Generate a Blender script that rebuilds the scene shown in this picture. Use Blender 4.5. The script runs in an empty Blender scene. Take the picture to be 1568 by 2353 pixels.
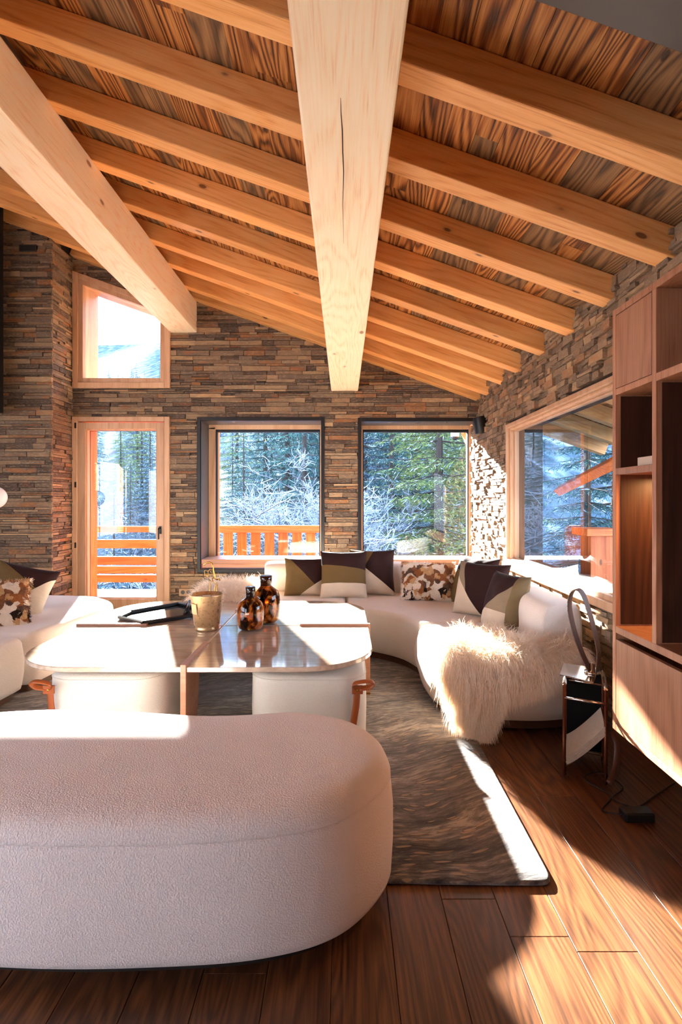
import bpy, math, random
import numpy as np
from mathutils import Vector, Matrix

C = bpy.context.scene.collection
SC = bpy.context.scene
R = random.Random(7)

# ------------------------------------------------------------------ camera, light, exposure
FPX, CX, CY, EYE = 1250.0, 790.0, 1150.0, 1.2      # focal length in px and vanishing point (1568x2353 frame)
def P(px, py, y):                                   # point seen at a pixel, at depth y
    return Vector(((px-CX)*y/FPX, y, EYE-(py-CY)*y/FPX))
def PZ(px, py, z):                                  # point seen at a pixel, at height z
    y = (EYE-z)*FPX/(py-CY); return Vector(((px-CX)*y/FPX, y, z))
cam_d = bpy.data.cameras.new('camera'); cam = bpy.data.objects.new('camera', cam_d); C.objects.link(cam)
cam.location = (0, 0, EYE); cam.rotation_euler = (math.pi/2, 0, 0)
cam_d.sensor_fit = 'AUTO'; cam_d.sensor_width = 36; cam_d.lens = FPX*36/2353
cam_d.shift_x = (784-CX)/2353; cam_d.shift_y = (CY-1176.5)/2353
cam_d.clip_start = .05; cam_d.clip_end = 600
SC.camera = cam
SC.view_settings.view_transform = 'Standard'; SC.view_settings.look = 'None'
SC.view_settings.gamma = 1; SC.view_settings.use_curve_mapping = False
SC.view_settings.exposure = 1.85
SC.cycles.use_denoising = True
SC.cycles.max_bounces = 10; SC.cycles.diffuse_bounces = 5; SC.cycles.glossy_bounces = 5
SC.cycles.transmission_bounces = 8; SC.cycles.transparent_max_bounces = 16
SC.cycles.sample_clamp_indirect = 8

W = bpy.data.worlds.new('world'); SC.world = W; W.use_nodes = True
wn = W.node_tree.nodes; wl = W.node_tree.links
bg = wn['Background']; bg.inputs['Strength'].default_value = 4.0
tc = wn.new('ShaderNodeTexCoord'); sx = wn.new('ShaderNodeSeparateXYZ'); rp = wn.new('ShaderNodeValToRGB')
wl.new(tc.outputs['Generated'], sx.inputs[0]); wl.new(sx.outputs['Z'], rp.inputs[0]); wl.new(rp.outputs[0], bg.inputs['Color'])
rp.color_ramp.elements[0].position = 0.0; rp.color_ramp.elements[0].color = (.80, .86, 1.0, 1)
rp.color_ramp.elements[1].position = .7; rp.color_ramp.elements[1].color = (.55, .70, 1.0, 1)

SUN_DIR = Vector((-(CX-332)/FPX, 1, (CY-690)/FPX)).normalized()     # towards the sun
sd = bpy.data.lights.new('sun', 'SUN'); so = bpy.data.objects.new('sun', sd); C.objects.link(so)
sd.energy = 33; sd.angle = math.radians(.9); sd.color = (1.0, .93, .83)
so.rotation_euler = SUN_DIR.to_track_quat('Z', 'Y').to_euler(); so.location = SUN_DIR*30

# ------------------------------------------------------------------ helpers
def tag(o, label=None, cat=None, group=None, kind=None):
    if label: o['label'] = label
    if cat: o['category'] = cat
    if group: o['group'] = group
    if kind: o['kind'] = kind
    return o
def thing(name, label, cat, loc=(0, 0, 0), rz=0, group=None):
    o = bpy.data.objects.new(name, None); C.objects.link(o); o.location = loc; o.rotation_euler = (0, 0, rz)
    o.empty_display_size = .1
    return tag(o, label, cat, group)
def structure(name, loc=(0, 0, 0)):
    o = bpy.data.objects.new(name, None); C.objects.link(o); o.location = loc; o['kind'] = 'structure'; return o

class MB:
    def __init__(s): s.v = []; s.f = []; s.r = []; s.m = []
    def add(s, vs, fs, rnd=None, mi=0):
        b = len(s.v); s.v += [tuple(v) for v in vs]
        rnd = R.random() if rnd is None else rnd
        for f in fs: s.f.append(tuple(b+i for i in f)); s.r.append(rnd); s.m.append(mi)
        return s
    def box(s, x0, x1, y0, y1, z0, z1, M=None, rnd=None, mi=0):
        vs = [Vector((x, y, z)) for z in (z0, z1) for y in (y0, y1) for x in (x0, x1)]
        if M is not None: vs = [M @ v for v in vs]
        return s.add(vs, [(0,2,3,1),(4,5,7,6),(0,1,5,4),(2,6,7,3),(0,4,6,2),(1,3,7,5)], rnd, mi)
    def prism(s, poly, y0, y1, axis='y', rnd=None, mi=0):      # poly of 2D points extruded along an axis
        n = len(poly)
        if axis == 'y': mk = lambda p, t: (p[0], t, p[1])
        elif axis == 'x': mk = lambda p, t: (t, p[0], p[1])
        else: mk = lambda p, t: (p[0], p[1], t)
        vs = [mk(p, y0) for p in poly]+[mk(p, y1) for p in poly]
        fs = [tuple(range(n)), tuple(range(2*n-1, n-1, -1))]+[(i, i+n, (i+1) % n+n, (i+1) % n) for i in range(n)]
        return s.add(vs, fs, rnd, mi)
    def tube(s, pts, r, n=8, rnd=None, mi=0, closed=False, flat=1.0):
        pts = [Vector(p) for p in pts]; k = len(pts)
        rs = r if isinstance(r, (list, tuple)) else [r]*k
        vs = []; up = None
        for i, p in enumerate(pts):
            a = pts[i-1] if (i > 0 or closed) else p; b = pts[(i+1) % k] if (i < k-1 or closed) else p
            t = (b-a).normalized() if (b-a).length > 1e-9 else Vector((0, 0, 1))
            if up is None:
                up = Vector((0, 0, 1)) if abs(t.z) < .9 else Vector((1, 0, 0))
            u = (up - t*up.dot(t)); u = u.normalized() if u.length > 1e-6 else t.orthogonal().normalized()
            up = u; w = t.cross(u)
            for j in range(n):
                an = 2*math.pi*j/n; vs.append(p+(u*math.cos(an)+w*math.sin(an)*flat)*rs[i])
        fs = []
        for i in range(k if closed else k-1):
            for j in range(n):
                a = i*n+j; b = i*n+(j+1) % n; i2 = (i+1) % k
                fs.append((a, b, i2*n+(j+1) % n, i2*n+j))
        if not closed: fs += [tuple(range(n-1, -1, -1)), tuple(range((k-1)*n, k*n))]
        return s.add(vs, fs, rnd, mi)
    def lathe(s, prof, c=(0, 0, 0), n=32, rnd=None, mi=0):
        vs = []
        for (r, z) in prof:
            for j in range(n):
                a = 2*math.pi*j/n; vs.append((c[0]+r*math.cos(a), c[1]+r*math.sin(a), c[2]+z))
        fs = []
        for i in range(len(prof)-1):
            for j in range(n):
                fs.append((i*n+j, i*n+(j+1) % n, (i+1)*n+(j+1) % n, (i+1)*n+j))
        fs += [tuple(range(n-1, -1, -1)), tuple(range((len(prof)-1)*n, len(prof)*n))]
        return s.add(vs, fs, rnd, mi)
    def build(s, name, mats, parent=None, smooth=False, bevel=0, seg=2, sub=0, loc=None, M=None, angle=None, recalc=False):
        me = bpy.data.meshes.new(name); me.from_pydata(s.v, [], s.f)
        if not isinstance(mats, (list, tuple)): mats = [mats]
        for m in mats: me.materials.append(m)
        a = me.attributes.new('rnd', 'FLOAT', 'FACE'); a.data.foreach_set('value', s.r)
        if len(mats) > 1: me.polygons.foreach_set('material_index', s.m)
        if recalc:
            import bmesh
            bm = bmesh.new(); bm.from_mesh(me); bmesh.ops.recalc_face_normals(bm, faces=bm.faces); bm.to_mesh(me); bm.free()
        if smooth: me.polygons.foreach_set('use_smooth', [True]*len(me.polygons))
        me.update()
        o = bpy.data.objects.new(name, me); C.objects.link(o)
        if parent is not None: o.parent = parent
        if loc is not None: o.location = loc
        if M is not None: o.matrix_basis = M
        if bevel:
            b = o.modifiers.new('bevel', 'BEVEL'); b.width = bevel; b.segments = seg; b.limit_method = 'ANGLE'; b.angle_limit = .6
            b.harden_normals = False
        if sub:
            b = o.modifiers.new('sub', 'SUBSURF'); b.levels = sub; b.render_levels = sub
        return o
def B(name, mats, parent, *boxes, bevel=.003, **kw):
    m = MB()
    for b in boxes: m.box(*b)
    return m.build(name, mats, parent, bevel=bevel, **kw)

def smooth_closed(pts, n=12):                       # Catmull-Rom through 2D/3D points
    out = []; k = len(pts)
    for i in range(k):
        p0, p1, p2, p3 = [np.array(pts[(i+j-1) % k], float) for j in range(4)]
        for t in np.linspace(0, 1, n, endpoint=False):
            out.append(.5*((2*p1)+(-p0+p2)*t+(2*p0-5*p1+4*p2-p3)*t*t+(-p0+3*p1-3*p2+p3)*t**3))
    return out
def smooth_open(pts, n=12):
    out = []; k = len(pts); q = [np.array(p, float) for p in pts]; q = [2*q[0]-q[1]]+q+[2*q[-1]-q[-2]]
    for i in range(k-1):
        p0, p1, p2, p3 = q[i:i+4]
        for t in np.linspace(0, 1, n, endpoint=False):
            out.append(.5*((2*p1)+(-p0+p2)*t+(2*p0-5*p1+4*p2-p3)*t*t+(-p0+3*p1-3*p2+p3)*t**3))
    out.append(q[-2]); return out
def offset(pts, d):                                 # move a closed CCW outline outwards by d
    out = []; k = len(pts)
    for i in range(k):
        t = pts[(i+1) % k]-pts[i-1]; t = t/(np.linalg.norm(t)+1e-9); out.append(pts[i]+d*np.array((t[1], -t[0])))
    return out
def area2(pts): return sum(pts[i-1][0]*pts[i][1]-pts[i][0]*pts[i-1][1] for i in range(len(pts)))
def slab(m, outline, rings, center=None, dome=None, rnd=.5):
    """rings: list of (z, outward offset); the top is closed by scaled rings towards center with heights in dome"""
    pts = [np.array(p) for p in outline]
    if area2(pts) < 0: pts = pts[::-1]
    k = len(pts); vs = []; last = None
    for z, d in rings:
        last = offset(pts, d) if d else pts
        vs += [(p[0], p[1], z) for p in last]
    nr = len(rings)
    if dome:
        c = np.array(center) if center is not None else sum(pts)/k
        for s_, z in dome:
            vs += [(c[0]+(p[0]-c[0])*s_, c[1]+(p[1]-c[1])*s_, z) for p in last]; nr += 1
    fs = []
    for i in range(nr-1):
        for j in range(k): fs.append((i*k+j, i*k+(j+1) % k, (i+1)*k+(j+1) % k, (i+1)*k+j))
    fs += [tuple(range(k-1, -1, -1)), tuple(range((nr-1)*k, nr*k))]
    m.add(vs, fs, rnd); return m
def rounded(pts, sig=.035, ds=.014):                # resample a closed outline and round its corners
    P_ = [np.array(p, float) for p in pts]; P_.append(P_[0]); L = np.cumsum([0]+[np.linalg.norm(P_[i+1]-P_[i]) for i in range(len(P_)-1)])
    n = int(L[-1]/ds); t = np.linspace(0, L[-1], n, endpoint=False); A_ = np.array(P_)
    q = np.stack([np.interp(t, L, A_[:, 0]), np.interp(t, L, A_[:, 1])], 1); r = int(3*sig/ds)+1
    k = np.exp(-.5*(np.arange(-r, r+1)*ds/sig)**2); k /= k.sum()
    out = sum(w*np.roll(q, -j, 0) for w, j in zip(k, range(-r, r+1))); return [v for v in out]
def rect_round(x0, x1, y0, y1, r, n=8):
    out = []
    for cx, cy, a in ((x1-r, y1-r, 0), (x0+r, y1-r, 90), (x0+r, y0+r, 180), (x1-r, y0+r, 270)):
        for i in range(n+1):
            t = math.radians(a+90*i/n); out.append(np.array((cx+r*math.cos(t), cy+r*math.sin(t))))
    return out
def copy_tree(o, parent=None):
    c = o.copy(); C.objects.link(c)
    if parent is not None: c.parent = parent
    for ch in o.children: copy_tree(ch, c)
    return c

# ------------------------------------------------------------------ materials
class N:
    def __init__(s, name):
        s.m = bpy.data.materials.new(name); s.m.use_nodes = True; s.t = s.m.node_tree
        s.b = s.t.nodes['Principled BSDF']; s.out = s.t.nodes['Material Output']
        s.tc = s.n('ShaderNodeTexCoord')
    def n(s, k, **kw):
        o = s.t.nodes.new(k)
        for a, v in kw.items(): setattr(o, a, v)
        return o
    def l(s, a, b): s.t.links.new(a, b)
    def val(s, i, v):
        if hasattr(v, 'is_output') or isinstance(v, bpy.types.NodeSocket): s.l(v, i)
        else: i.default_value = v
    def co(s, scale=(1, 1, 1), rot=(0, 0, 0), jitter=0, src='Object'):
        mp = s.n('ShaderNodeMapping'); s.l(s.tc.outputs[src], mp.inputs[0]); mp.inputs['Rotation'].default_value = rot
        mp2 = s.n('ShaderNodeMapping'); s.l(mp.outputs[0], mp2.inputs[0]); mp2.inputs['Scale'].default_value = scale
        if jitter:
            a = s.n('ShaderNodeAttribute'); a.attribute_name = 'rnd'
            oi = s.n('ShaderNodeObjectInfo'); ad = s.math('ADD', s.math('MULTIPLY', a.outputs['Fac'], jitter), s.math('MULTIPLY', oi.outputs['Random'], jitter*1.7))
            cb = s.n('ShaderNodeCombineXYZ'); [s.l(ad, cb.inputs[i]) for i in range(3)]
            va = s.n('ShaderNodeVectorMath'); va.operation = 'ADD'; s.l(mp2.outputs[0], va.inputs[0]); s.l(cb.outputs[0], va.inputs[1]); return va.outputs[0]
        return mp2.outputs[0]
    def math(s, op, a, b=0.0, clamp=False):
        o = s.n('ShaderNodeMath'); o.operation = op; o.use_clamp = clamp; s.val(o.inputs[0], a); s.val(o.inputs[1], b); return o.outputs[0]
    def noise(s, co, scale=5, detail=4, rough=.55, dist=0):
        o = s.n('ShaderNodeTexNoise'); s.l(co, o.inputs['Vector']); o.inputs['Scale'].default_value = scale
        o.inputs['Detail'].default_value = detail; o.inputs['Roughness'].default_value = rough; o.inputs['Distortion'].default_value = dist
        return o.outputs['Fac']
    def voro(s, co, scale=5, feat='F1', out='Distance', rand=1):
        o = s.n('ShaderNodeTexVoronoi'); o.feature = feat; s.l(co, o.inputs['Vector']); o.inputs['Scale'].default_value = scale
        o.inputs['Randomness'].default_value = rand; return o.outputs[out]
    def ramp(s, f, stops, interp='LINEAR'):
        o = s.n('ShaderNodeValToRGB'); s.val(o.inputs[0], f); e = o.color_ramp.elements; o.color_ramp.interpolation = interp
        while len(e) > 1: e.remove(e[-1])
        e[0].position = stops[0][0]; e[0].color = (*col(stops[0][1]), 1)
        for p_, c_ in stops[1:]: x = e.new(p_); x.color = (*col(c_), 1)
        return o.outputs[0]
    def mix(s, f, a, b, mode='MIX'):
        o = s.n('ShaderNodeMix'); o.data_type = 'RGBA'; o.blend_type = mode; s.val(o.inputs['Factor'], f)
        s.val(o.inputs[6], (*a, 1) if isinstance(a, tuple) and len(a) == 3 else a); s.val(o.inputs[7], (*b, 1) if isinstance(b, tuple) and len(b) == 3 else b)
        return o.outputs[2]
    def bump(s, h, strength=.3, dist=.01, prev=None):
        o = s.n('ShaderNodeBump'); s.l(h, o.inputs['Height']); o.inputs['Strength'].default_value = strength; o.inputs['Distance'].default_value = dist
        if prev is not None: s.l(prev, o.inputs['Normal'])
        s.l(o.outputs[0], s.b.inputs['Normal']); return o.outputs[0]
    def rnd(s):
        a = s.n('ShaderNodeAttribute'); a.attribute_name = 'rnd'; return a.outputs['Fac']
    def set(s, color=None, rough=None, metal=None, spec=None, **kw):
        if color is not None: s.val(s.b.inputs['Base Color'], (*color, 1) if isinstance(color, tuple) else color)
        if rough is not None: s.val(s.b.inputs['Roughness'], rough)
        if metal is not None: s.val(s.b.inputs['Metallic'], metal)
        if spec is not None: s.b.inputs['Specular IOR Level'].default_value = spec
        for k, v in kw.items(): s.val(s.b.inputs[k], v)
        return s
def col(c):
    if isinstance(c, str):
        h = c.lstrip('#'); r = [int(h[i:i+2], 16)/255 for i in (0, 2, 4)]
        return tuple((x/12.92 if x <= .04045 else ((x+.055)/1.055)**2.4) for x in r)
    return c
def plain(name, c, rough=.6, metal=0, spec=.5, bump=None):
    n = N(name); n.set(col(c), rough, metal, spec)
    if bump: n.bump(n.noise(n.co(), bump[0], 3), bump[1], bump[2])
    return n.m

def wood(name, light, mid, dark, axis=0, rough=.5, knots=.0, ring=9, contrast=1.0, jitter=7, bump=.15, grey=None, fine=150, spec=.4, dk_knot='#5a2c10'):
    """timber with the grain along an axis: cathedral rings, fine fibre, optional knots"""
    n = N(name)
    sc = [1.0, 1.0, 1.0]; sc[axis] = .11
    co = n.co(tuple(sc), jitter=jitter)
    warp = n.noise(co, 2.2, 3, .5, .3)
    rings = n.math('FRACT', n.math('MULTIPLY', warp, ring))
    tri = n.math('ABSOLUTE', n.math('SUBTRACT', n.math('MULTIPLY', rings, 2), 1))
    sc2 = [1.0, 1.0, 1.0]; sc2[axis] = .03
    co2 = n.co(tuple(sc2), jitter=jitter)
    fib = n.noise(co2, fine, 3, .6)
    tri = n.ramp(tri, [(.0, '#000000'), (.16, '#505050'), (.55, '#d8d8d8'), (1, '#ffffff')])
    f = n.math('ADD', n.math('MULTIPLY', n.math('SUBTRACT', tri, .62), .5*contrast), n.math('ADD', n.math('MULTIPLY', n.math('SUBTRACT', fib, .5), .85), .6), True)
    c = n.ramp(f, [(.15, dark), (.5, mid), (.85, light)])
    big = n.noise(n.co(tuple(sc), jitter=jitter), .8, 2)
    c = n.mix(n.math('MULTIPLY', n.math('SUBTRACT', big, .5), .8, True), c, col(dark), 'MIX')
    if grey:
        g = n.math('GREATER_THAN', n.math('FRACT', n.math('MULTIPLY', n.rnd(), 7.31)), .62)
        c = n.mix(n.math('MULTIPLY', g, .75), c, n.mix(f, col(grey[0]), col(grey[1])))
    if knots:
        kc = [1.0, 1.0, 1.0]; kc[axis] = .45
        kv = n.voro(n.co(tuple(kc), jitter=jitter), knots)
        k = n.ramp(kv, [(0, '#ffffff'), (.06, '#ffffff'), (.085, '#777777'), (.14, '#000000')])
        c = n.mix(n.math('MULTIPLY', k, .85), c, col(dk_knot))
    tone = n.math('ADD', .82, n.math('MULTIPLY', n.rnd(), .3))
    hsv = n.n('ShaderNodeHueSaturation'); n.l(c, hsv.inputs['Color']); n.val(hsv.inputs['Value'], tone)
    n.set(hsv.outputs[0], rough, 0, spec); n.bump(f, bump, .003); return n.m

M = {}
M['timber'] = wood('spruce timber', '#f4bc7a', '#eaa65e', '#b86c2c', 0, .5, knots=6, ring=26, contrast=.45, jitter=5, bump=.12)
M['timber_y'] = wood('pale spruce beam', '#fdebcf', '#f8e0bc', '#ddb080', 1, .5, knots=5, ring=30, contrast=.45, jitter=5, bump=.12, dk_knot='#8a5a34')
M['boards'] = wood('reclaimed boards', '#d2924e', '#9c5a26', '#2c160a', 1, .6, knots=7, ring=42, contrast=1.1, jitter=9, bump=.5, grey=('#3b2c1d', '#9a7a55'), dk_knot='#241006')
M['floor'] = wood('smoked oak floor', '#7f4f2d', '#56331c', '#241208', 1, .34, ring=44, contrast=.5, jitter=9, bump=.12, spec=.5)
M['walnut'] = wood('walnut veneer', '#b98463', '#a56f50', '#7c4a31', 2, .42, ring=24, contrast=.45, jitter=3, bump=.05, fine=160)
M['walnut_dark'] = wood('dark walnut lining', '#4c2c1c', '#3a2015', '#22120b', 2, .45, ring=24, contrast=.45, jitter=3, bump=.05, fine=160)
M['frame'] = wood('larch window frame', '#d6ae8a', '#c89c76', '#aa7a54', 2, .45, ring=7, contrast=.5, jitter=5, bump=.08)
M['frame_x'] = wood('larch window rail', '#d6ae8a', '#c89c76', '#aa7a54', 0, .45, ring=7, contrast=.5, jitter=5, bump=.08)
M['deck'] = wood('orange larch decking', '#e88848', '#d66a28', '#a04412', 0, .5, knots=7, ring=22, contrast=.5, jitter=5, bump=.08)
M['deck_z'] = wood('orange larch slats', '#e88848', '#d66a28', '#a04412', 2, .5, knots=7, ring=22, contrast=.5, jitter=5, bump=.08)
M['copper_wood'] = wood('rose toned wood panel', '#c08a6c', '#b07a5c', '#8e5a3e', 0, .4, ring=9, contrast=.4, jitter=3, bump=.03, fine=90)
M['black'] = plain('black steel', '#100e0e', .45, .1)
M['steel'] = plain('blued steel lining', '#66707b', .3, .8)
M['steel_beam'] = plain('raw grey steel', '#4b4644', .5, .5, bump=(14, .2, .004))
M['brass'] = plain('brass', '#d0a24e', .22, 1)
M['bronze'] = plain('bronze metal', '#7a4632', .25, .9)
M['chrome'] = plain('polished nickel', '#cfc8c0', .12, 1)
M['leather'] = plain('saddle leather', '#9a4e22', .4, 0, bump=(40, .15, .002))
M['leather_dark'] = plain('brown leather', '#5b3726', .38, 0, bump=(40, .15, .002))
M['rubber'] = plain('black plastic', '#111111', .45)
M['white'] = plain('opal glass', '#f4f1ec', .25)
M['paper'] = plain('paper', '#e9e0d4', .8)

M['stone_back'] = plain('mortar shadow gap', '#3a2e26', .95)
M['plaster'] = plain('pale plaster', '#d8cfc2', .9)
M['snow'] = plain('shaded snow on twigs', '#8495a6', .8, bump=(3, .4, .05))  # snow on twigs, its bluish shade put into the colour

def boucle(name, c, c2, scale=260, strength=.5):
    n = N(name); co = n.co()
    a = n.noise(co, scale, 3, .7); w = n.voro(co, scale*.8, 'SMOOTH_F1')
    big = n.noise(co, 3.5, 2)
    n.set(n.mix(n.math('ADD', n.math('MULTIPLY', a, .5), n.math('MULTIPLY', big, .4)), col(c2), col(c)), .95, 0, .15)
    n.b.inputs['Sheen Weight'].default_value = .25; n.b.inputs['Sheen Roughness'].default_value = .5
    p = n.bump(w, strength, .004); n.bump(big, .15, .02, prev=p); return n.m
M['boucle'] = boucle('cream boucle', '#eee4da', '#dccdc0')
M['boucle_pink'] = boucle('blush boucle', '#f9f0ed', '#e8d8d4', 320, .38)
M['felt'] = boucle('pale felt', '#dcd6cb', '#cdc6ba', 300, .3)

def stone_mat(lift=None, amt=0):
    n = N('ledge stone'); r = n.rnd(); co = n.co((1, 1, 3.0), jitter=13)
    base = n.ramp(r, [(0, '#4c3b2e'), (.16, '#7a624b'), (.3, '#937658'), (.42, '#5a4739'), (.55, '#a48664'), (.66, '#7c6753'), (.78, '#97673f'), (.86, '#8a7156'), (.94, '#bd9a70'), (1, '#57483d')], 'CONSTANT')
    a = n.noise(co, 9, 6, .65); b_ = n.noise(co, 34, 5, .7)
    c = n.mix(n.ramp(a, [(.35, '#000000'), (.68, '#ffffff')]), n.mix(.55, base, (.10, .075, .06)), base)
    c = n.mix(n.math('MULTIPLY', n.ramp(b_, [(.5, '#000000'), (.7, '#ffffff')]), .35), c, col('#cdb394'))
    rust = n.ramp(n.noise(co, 3.2, 3), [(.58, '#000000'), (.72, '#ffffff')])
    c = n.mix(n.math('MULTIPLY', rust, .5), c, col('#a5602c'))
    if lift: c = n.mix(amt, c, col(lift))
    n.set(c, .8, 0, .3); p = n.bump(a, .7, .012); n.bump(b_, .5, .004, prev=p); return n.m
M['stone'] = stone_mat()
M['stone_right_lit'] = stone_mat('#c9ab86', .16)  # same stone, the brighter light on this wall mixed into its colour

def glass(name, tint=(.93, .96, .98), boost=1.0):
    n = N(name); t = n.t; t.nodes.remove(n.b)
    tr = n.n('ShaderNodeBsdfTransparent'); tr.inputs[0].default_value = (*tint, 1)
    gl = n.n('ShaderNodeBsdfGlossy'); gl.inputs['Roughness'].default_value = 0.0
    fr = n.n('ShaderNodeFresnel'); fr.inputs['IOR'].default_value = 1.5
    mx = n.n('ShaderNodeMixShader'); ge = n.n('ShaderNodeNewGeometry'); n.l(n.math('MULTIPLY', n.math('MULTIPLY', fr.outputs[0], boost, True), n.math('SUBTRACT', 1.0, ge.outputs['Backfacing'])), mx.inputs[0]); n.l(tr.outputs[0], mx.inputs[1]); n.l(gl.outputs[0], mx.inputs[2]); n.l(mx.outputs[0], n.out.inputs[0])
    return n.m
M['glass'] = glass('window glass', boost=1.6)

def travertine():
    n = N('polished travertine'); co = n.co((.5, 3, 1)); a = n.noise(co, 9, 6, .65); b_ = n.noise(co, 40, 3)
    c = n.ramp(n.math('ADD', n.math('MULTIPLY', a, .7), n.math('MULTIPLY', b_, .3)), [(.3, '#a38b77'), (.48, '#bea996'), (.65, '#d2c1b0')])
    n.set(c, .07, 0, .6); n.b.inputs['Coat Weight'].default_value = .6; n.b.inputs['Coat Roughness'].default_value = .03; return n.m
M['travertine'] = travertine()

def rug_mat():
    n = N('streaked hide rug'); co0 = n.co((1, 1, 1), (0, 0, math.radians(-14)))
    w = n.n('ShaderNodeVectorMath'); w.operation = 'ADD'; nz = n.n('ShaderNodeTexNoise'); n.l(co0, nz.inputs['Vector']); nz.inputs['Scale'].default_value = 1.6
    ms = n.n('ShaderNodeVectorMath'); ms.operation = 'SCALE'; n.l(nz.outputs['Color'], ms.inputs[0]); ms.inputs['Scale'].default_value = .35
    n.l(co0, w.inputs[0]); n.l(ms.outputs[0], w.inputs[1])
    mp = n.n('ShaderNodeMapping'); n.l(w.outputs[0], mp.inputs[0]); mp.inputs['Scale'].default_value = (1.0, 5.5, 1)
    st = n.noise(mp.outputs[0], 13, 8, .75); big = n.noise(mp.outputs[0], 2.4, 3)
    c = n.ramp(n.math('ADD', n.math('MULTIPLY', st, .6), n.math('MULTIPLY', big, .4)), [(.38, '#2c282b'), (.46, '#544c4a'), (.53, '#7a706a'), (.61, '#b5aaa0')])
    v = n.voro(mp.outputs[0], 8.5, 'F1'); leaf = n.ramp(v, [(.25, '#ffffff'), (.31, '#000000')])
    gate = n.ramp(n.noise(co0, 2.1, 2), [(.46, '#000000'), (.54, '#ffffff')])
    lf = n.math('MULTIPLY', leaf, gate)
    c = n.mix(n.math('MULTIPLY', lf, .8), c, col('#b59c82'))
    n.set(c, .85, 0, .3); p = n.bump(lf, .8, .012); n.bump(st, .5, .01, prev=p)
    n.b.inputs['Sheen Weight'].default_value = .3; return n.m
M['rug'] = rug_mat()

def tortoise(name, hot):
    n = N(name); co = n.co((1, 1, .55)); a = n.noise(co, 26, 3, .6, .6); v = n.voro(co, 22, 'SMOOTH_F1')
    f = n.math('ADD', n.math('MULTIPLY', a, .9), n.math('MULTIPLY', v, .12))
    c = n.ramp(f, [(.44, '#120401'), (.50, '#6a2405'), (.56, '#e88a20'), (.64, hot)])
    n.set(c, .04, 0, .6); n.b.inputs['Transmission Weight'].default_value = .75; n.b.inputs['IOR'].default_value = 1.2
    n.b.inputs['Coat Weight'].default_value = .6; return n.m
M['tortoise_amber'] = tortoise('amber tortoiseshell glass', '#ffc98a')
M['tortoise_red'] = tortoise('dark tortoiseshell glass', '#ffab80')
def mercury():
    n = N('gold mercury glass'); co = n.co(); a = n.noise(co, 60, 5, .7); b_ = n.noise(co, 14, 2)
    n.set(n.mix(a, col('#a27a4c'), col('#ecca98')), n.math('ADD', .15, n.math('MULTIPLY', a, .3)), .55, .6); p = n.bump(a, .5, .003); n.bump(b_, .4, .01, prev=p); return n.m
M['mercury'] = mercury()
def fur_mat(name, a, b_):
    n = N(name); n.set(n.mix(n.rnd(), col(a), col(b_)), .6, 0, .25)
    t = n.t; tl = n.n('ShaderNodeBsdfTranslucent'); n.l(n.b.inputs['Base Color'].links[0].from_socket, tl.inputs[0])
    mx = n.n('ShaderNodeMixShader'); mx.inputs[0].default_value = .35; n.l(n.b.outputs[0], mx.inputs[1]); n.l(tl.outputs[0], mx.inputs[2]); n.l(mx.outputs[0], n.out.inputs[0])
    return n.m
M['fur'] = fur_mat('cream sheepskin', '#f3dcc2', '#fff4e4')
def patch_fur():
    n = N('patchwork fur'); co = n.co((1, 1, 1)); wv = n.n('ShaderNodeTexNoise'); n.l(co, wv.inputs['Vector']); wv.inputs['Scale'].default_value = 14; wm = n.n('ShaderNodeVectorMath'); wm.operation = 'MULTIPLY_ADD'; n.l(wv.outputs['Color'], wm.inputs[0]); wm.inputs[1].default_value = (.12, .12, .12); n.l(co, wm.inputs[2]); v = n.voro(wm.outputs[0], 21, 'F1', 'Color')
    sep = n.n('ShaderNodeSeparateColor'); n.l(v, sep.inputs[0])
    c = n.ramp(sep.outputs[0], [(0, '#e8d8c6'), (.22, '#a2653a'), (.36, '#efe0cf'), (.5, '#6d5142'), (.64, '#cfa678'), (.76, '#8f6040'), (.86, '#2e1d16'), (.92, '#eadccb')], 'CONSTANT')
    n.set(c, .8, 0, .2); return n.m
M['patch'] = patch_fur()
def panels(name, base, cuts):
    """velvet sewn from panels: each cut (a, b, c, colour) covers a*x + b*y > c in the cushion's own plane"""
    n = N(name); sp = n.n('ShaderNodeSeparateXYZ'); n.l(n.tc.outputs['Object'], sp.inputs[0]); c = col(base); cc = n.n('ShaderNodeRGB'); cc.outputs[0].default_value = (*c, 1); cur = cc.outputs[0]
    for a, b_, d, k in cuts:
        g = n.math('GREATER_THAN', n.math('ADD', n.math('MULTIPLY', sp.outputs[0], a), n.math('MULTIPLY', sp.outputs[1], b_)), d)
        cur = n.mix(g, cur, col(k))
    nz = n.noise(n.co(), 9, 4); cur = n.mix(n.math('MULTIPLY', nz, .25), cur, (0.02, .015, .012))
    n.set(cur, .8, 0, .2); n.bump(n.noise(n.co((1, 2.2, 1)), 7, 3), .35, .02); return n.m
# ------------------------------------------------------------------ room shell
D, XR, XA, YA = 5.88, 1.458, -2.93, 5.44          # back wall, right wall, alcove return, alcove front wall
SL, ZB0, RH = .355, 2.78, .14                      # roof slope, rafter underside at x = 0, rafter height
XL, YF, FLOOR_T = -5.6, -3.2, .06
def zb(x): return ZB0-SL*x
ANG = math.atan(SL)

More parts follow.
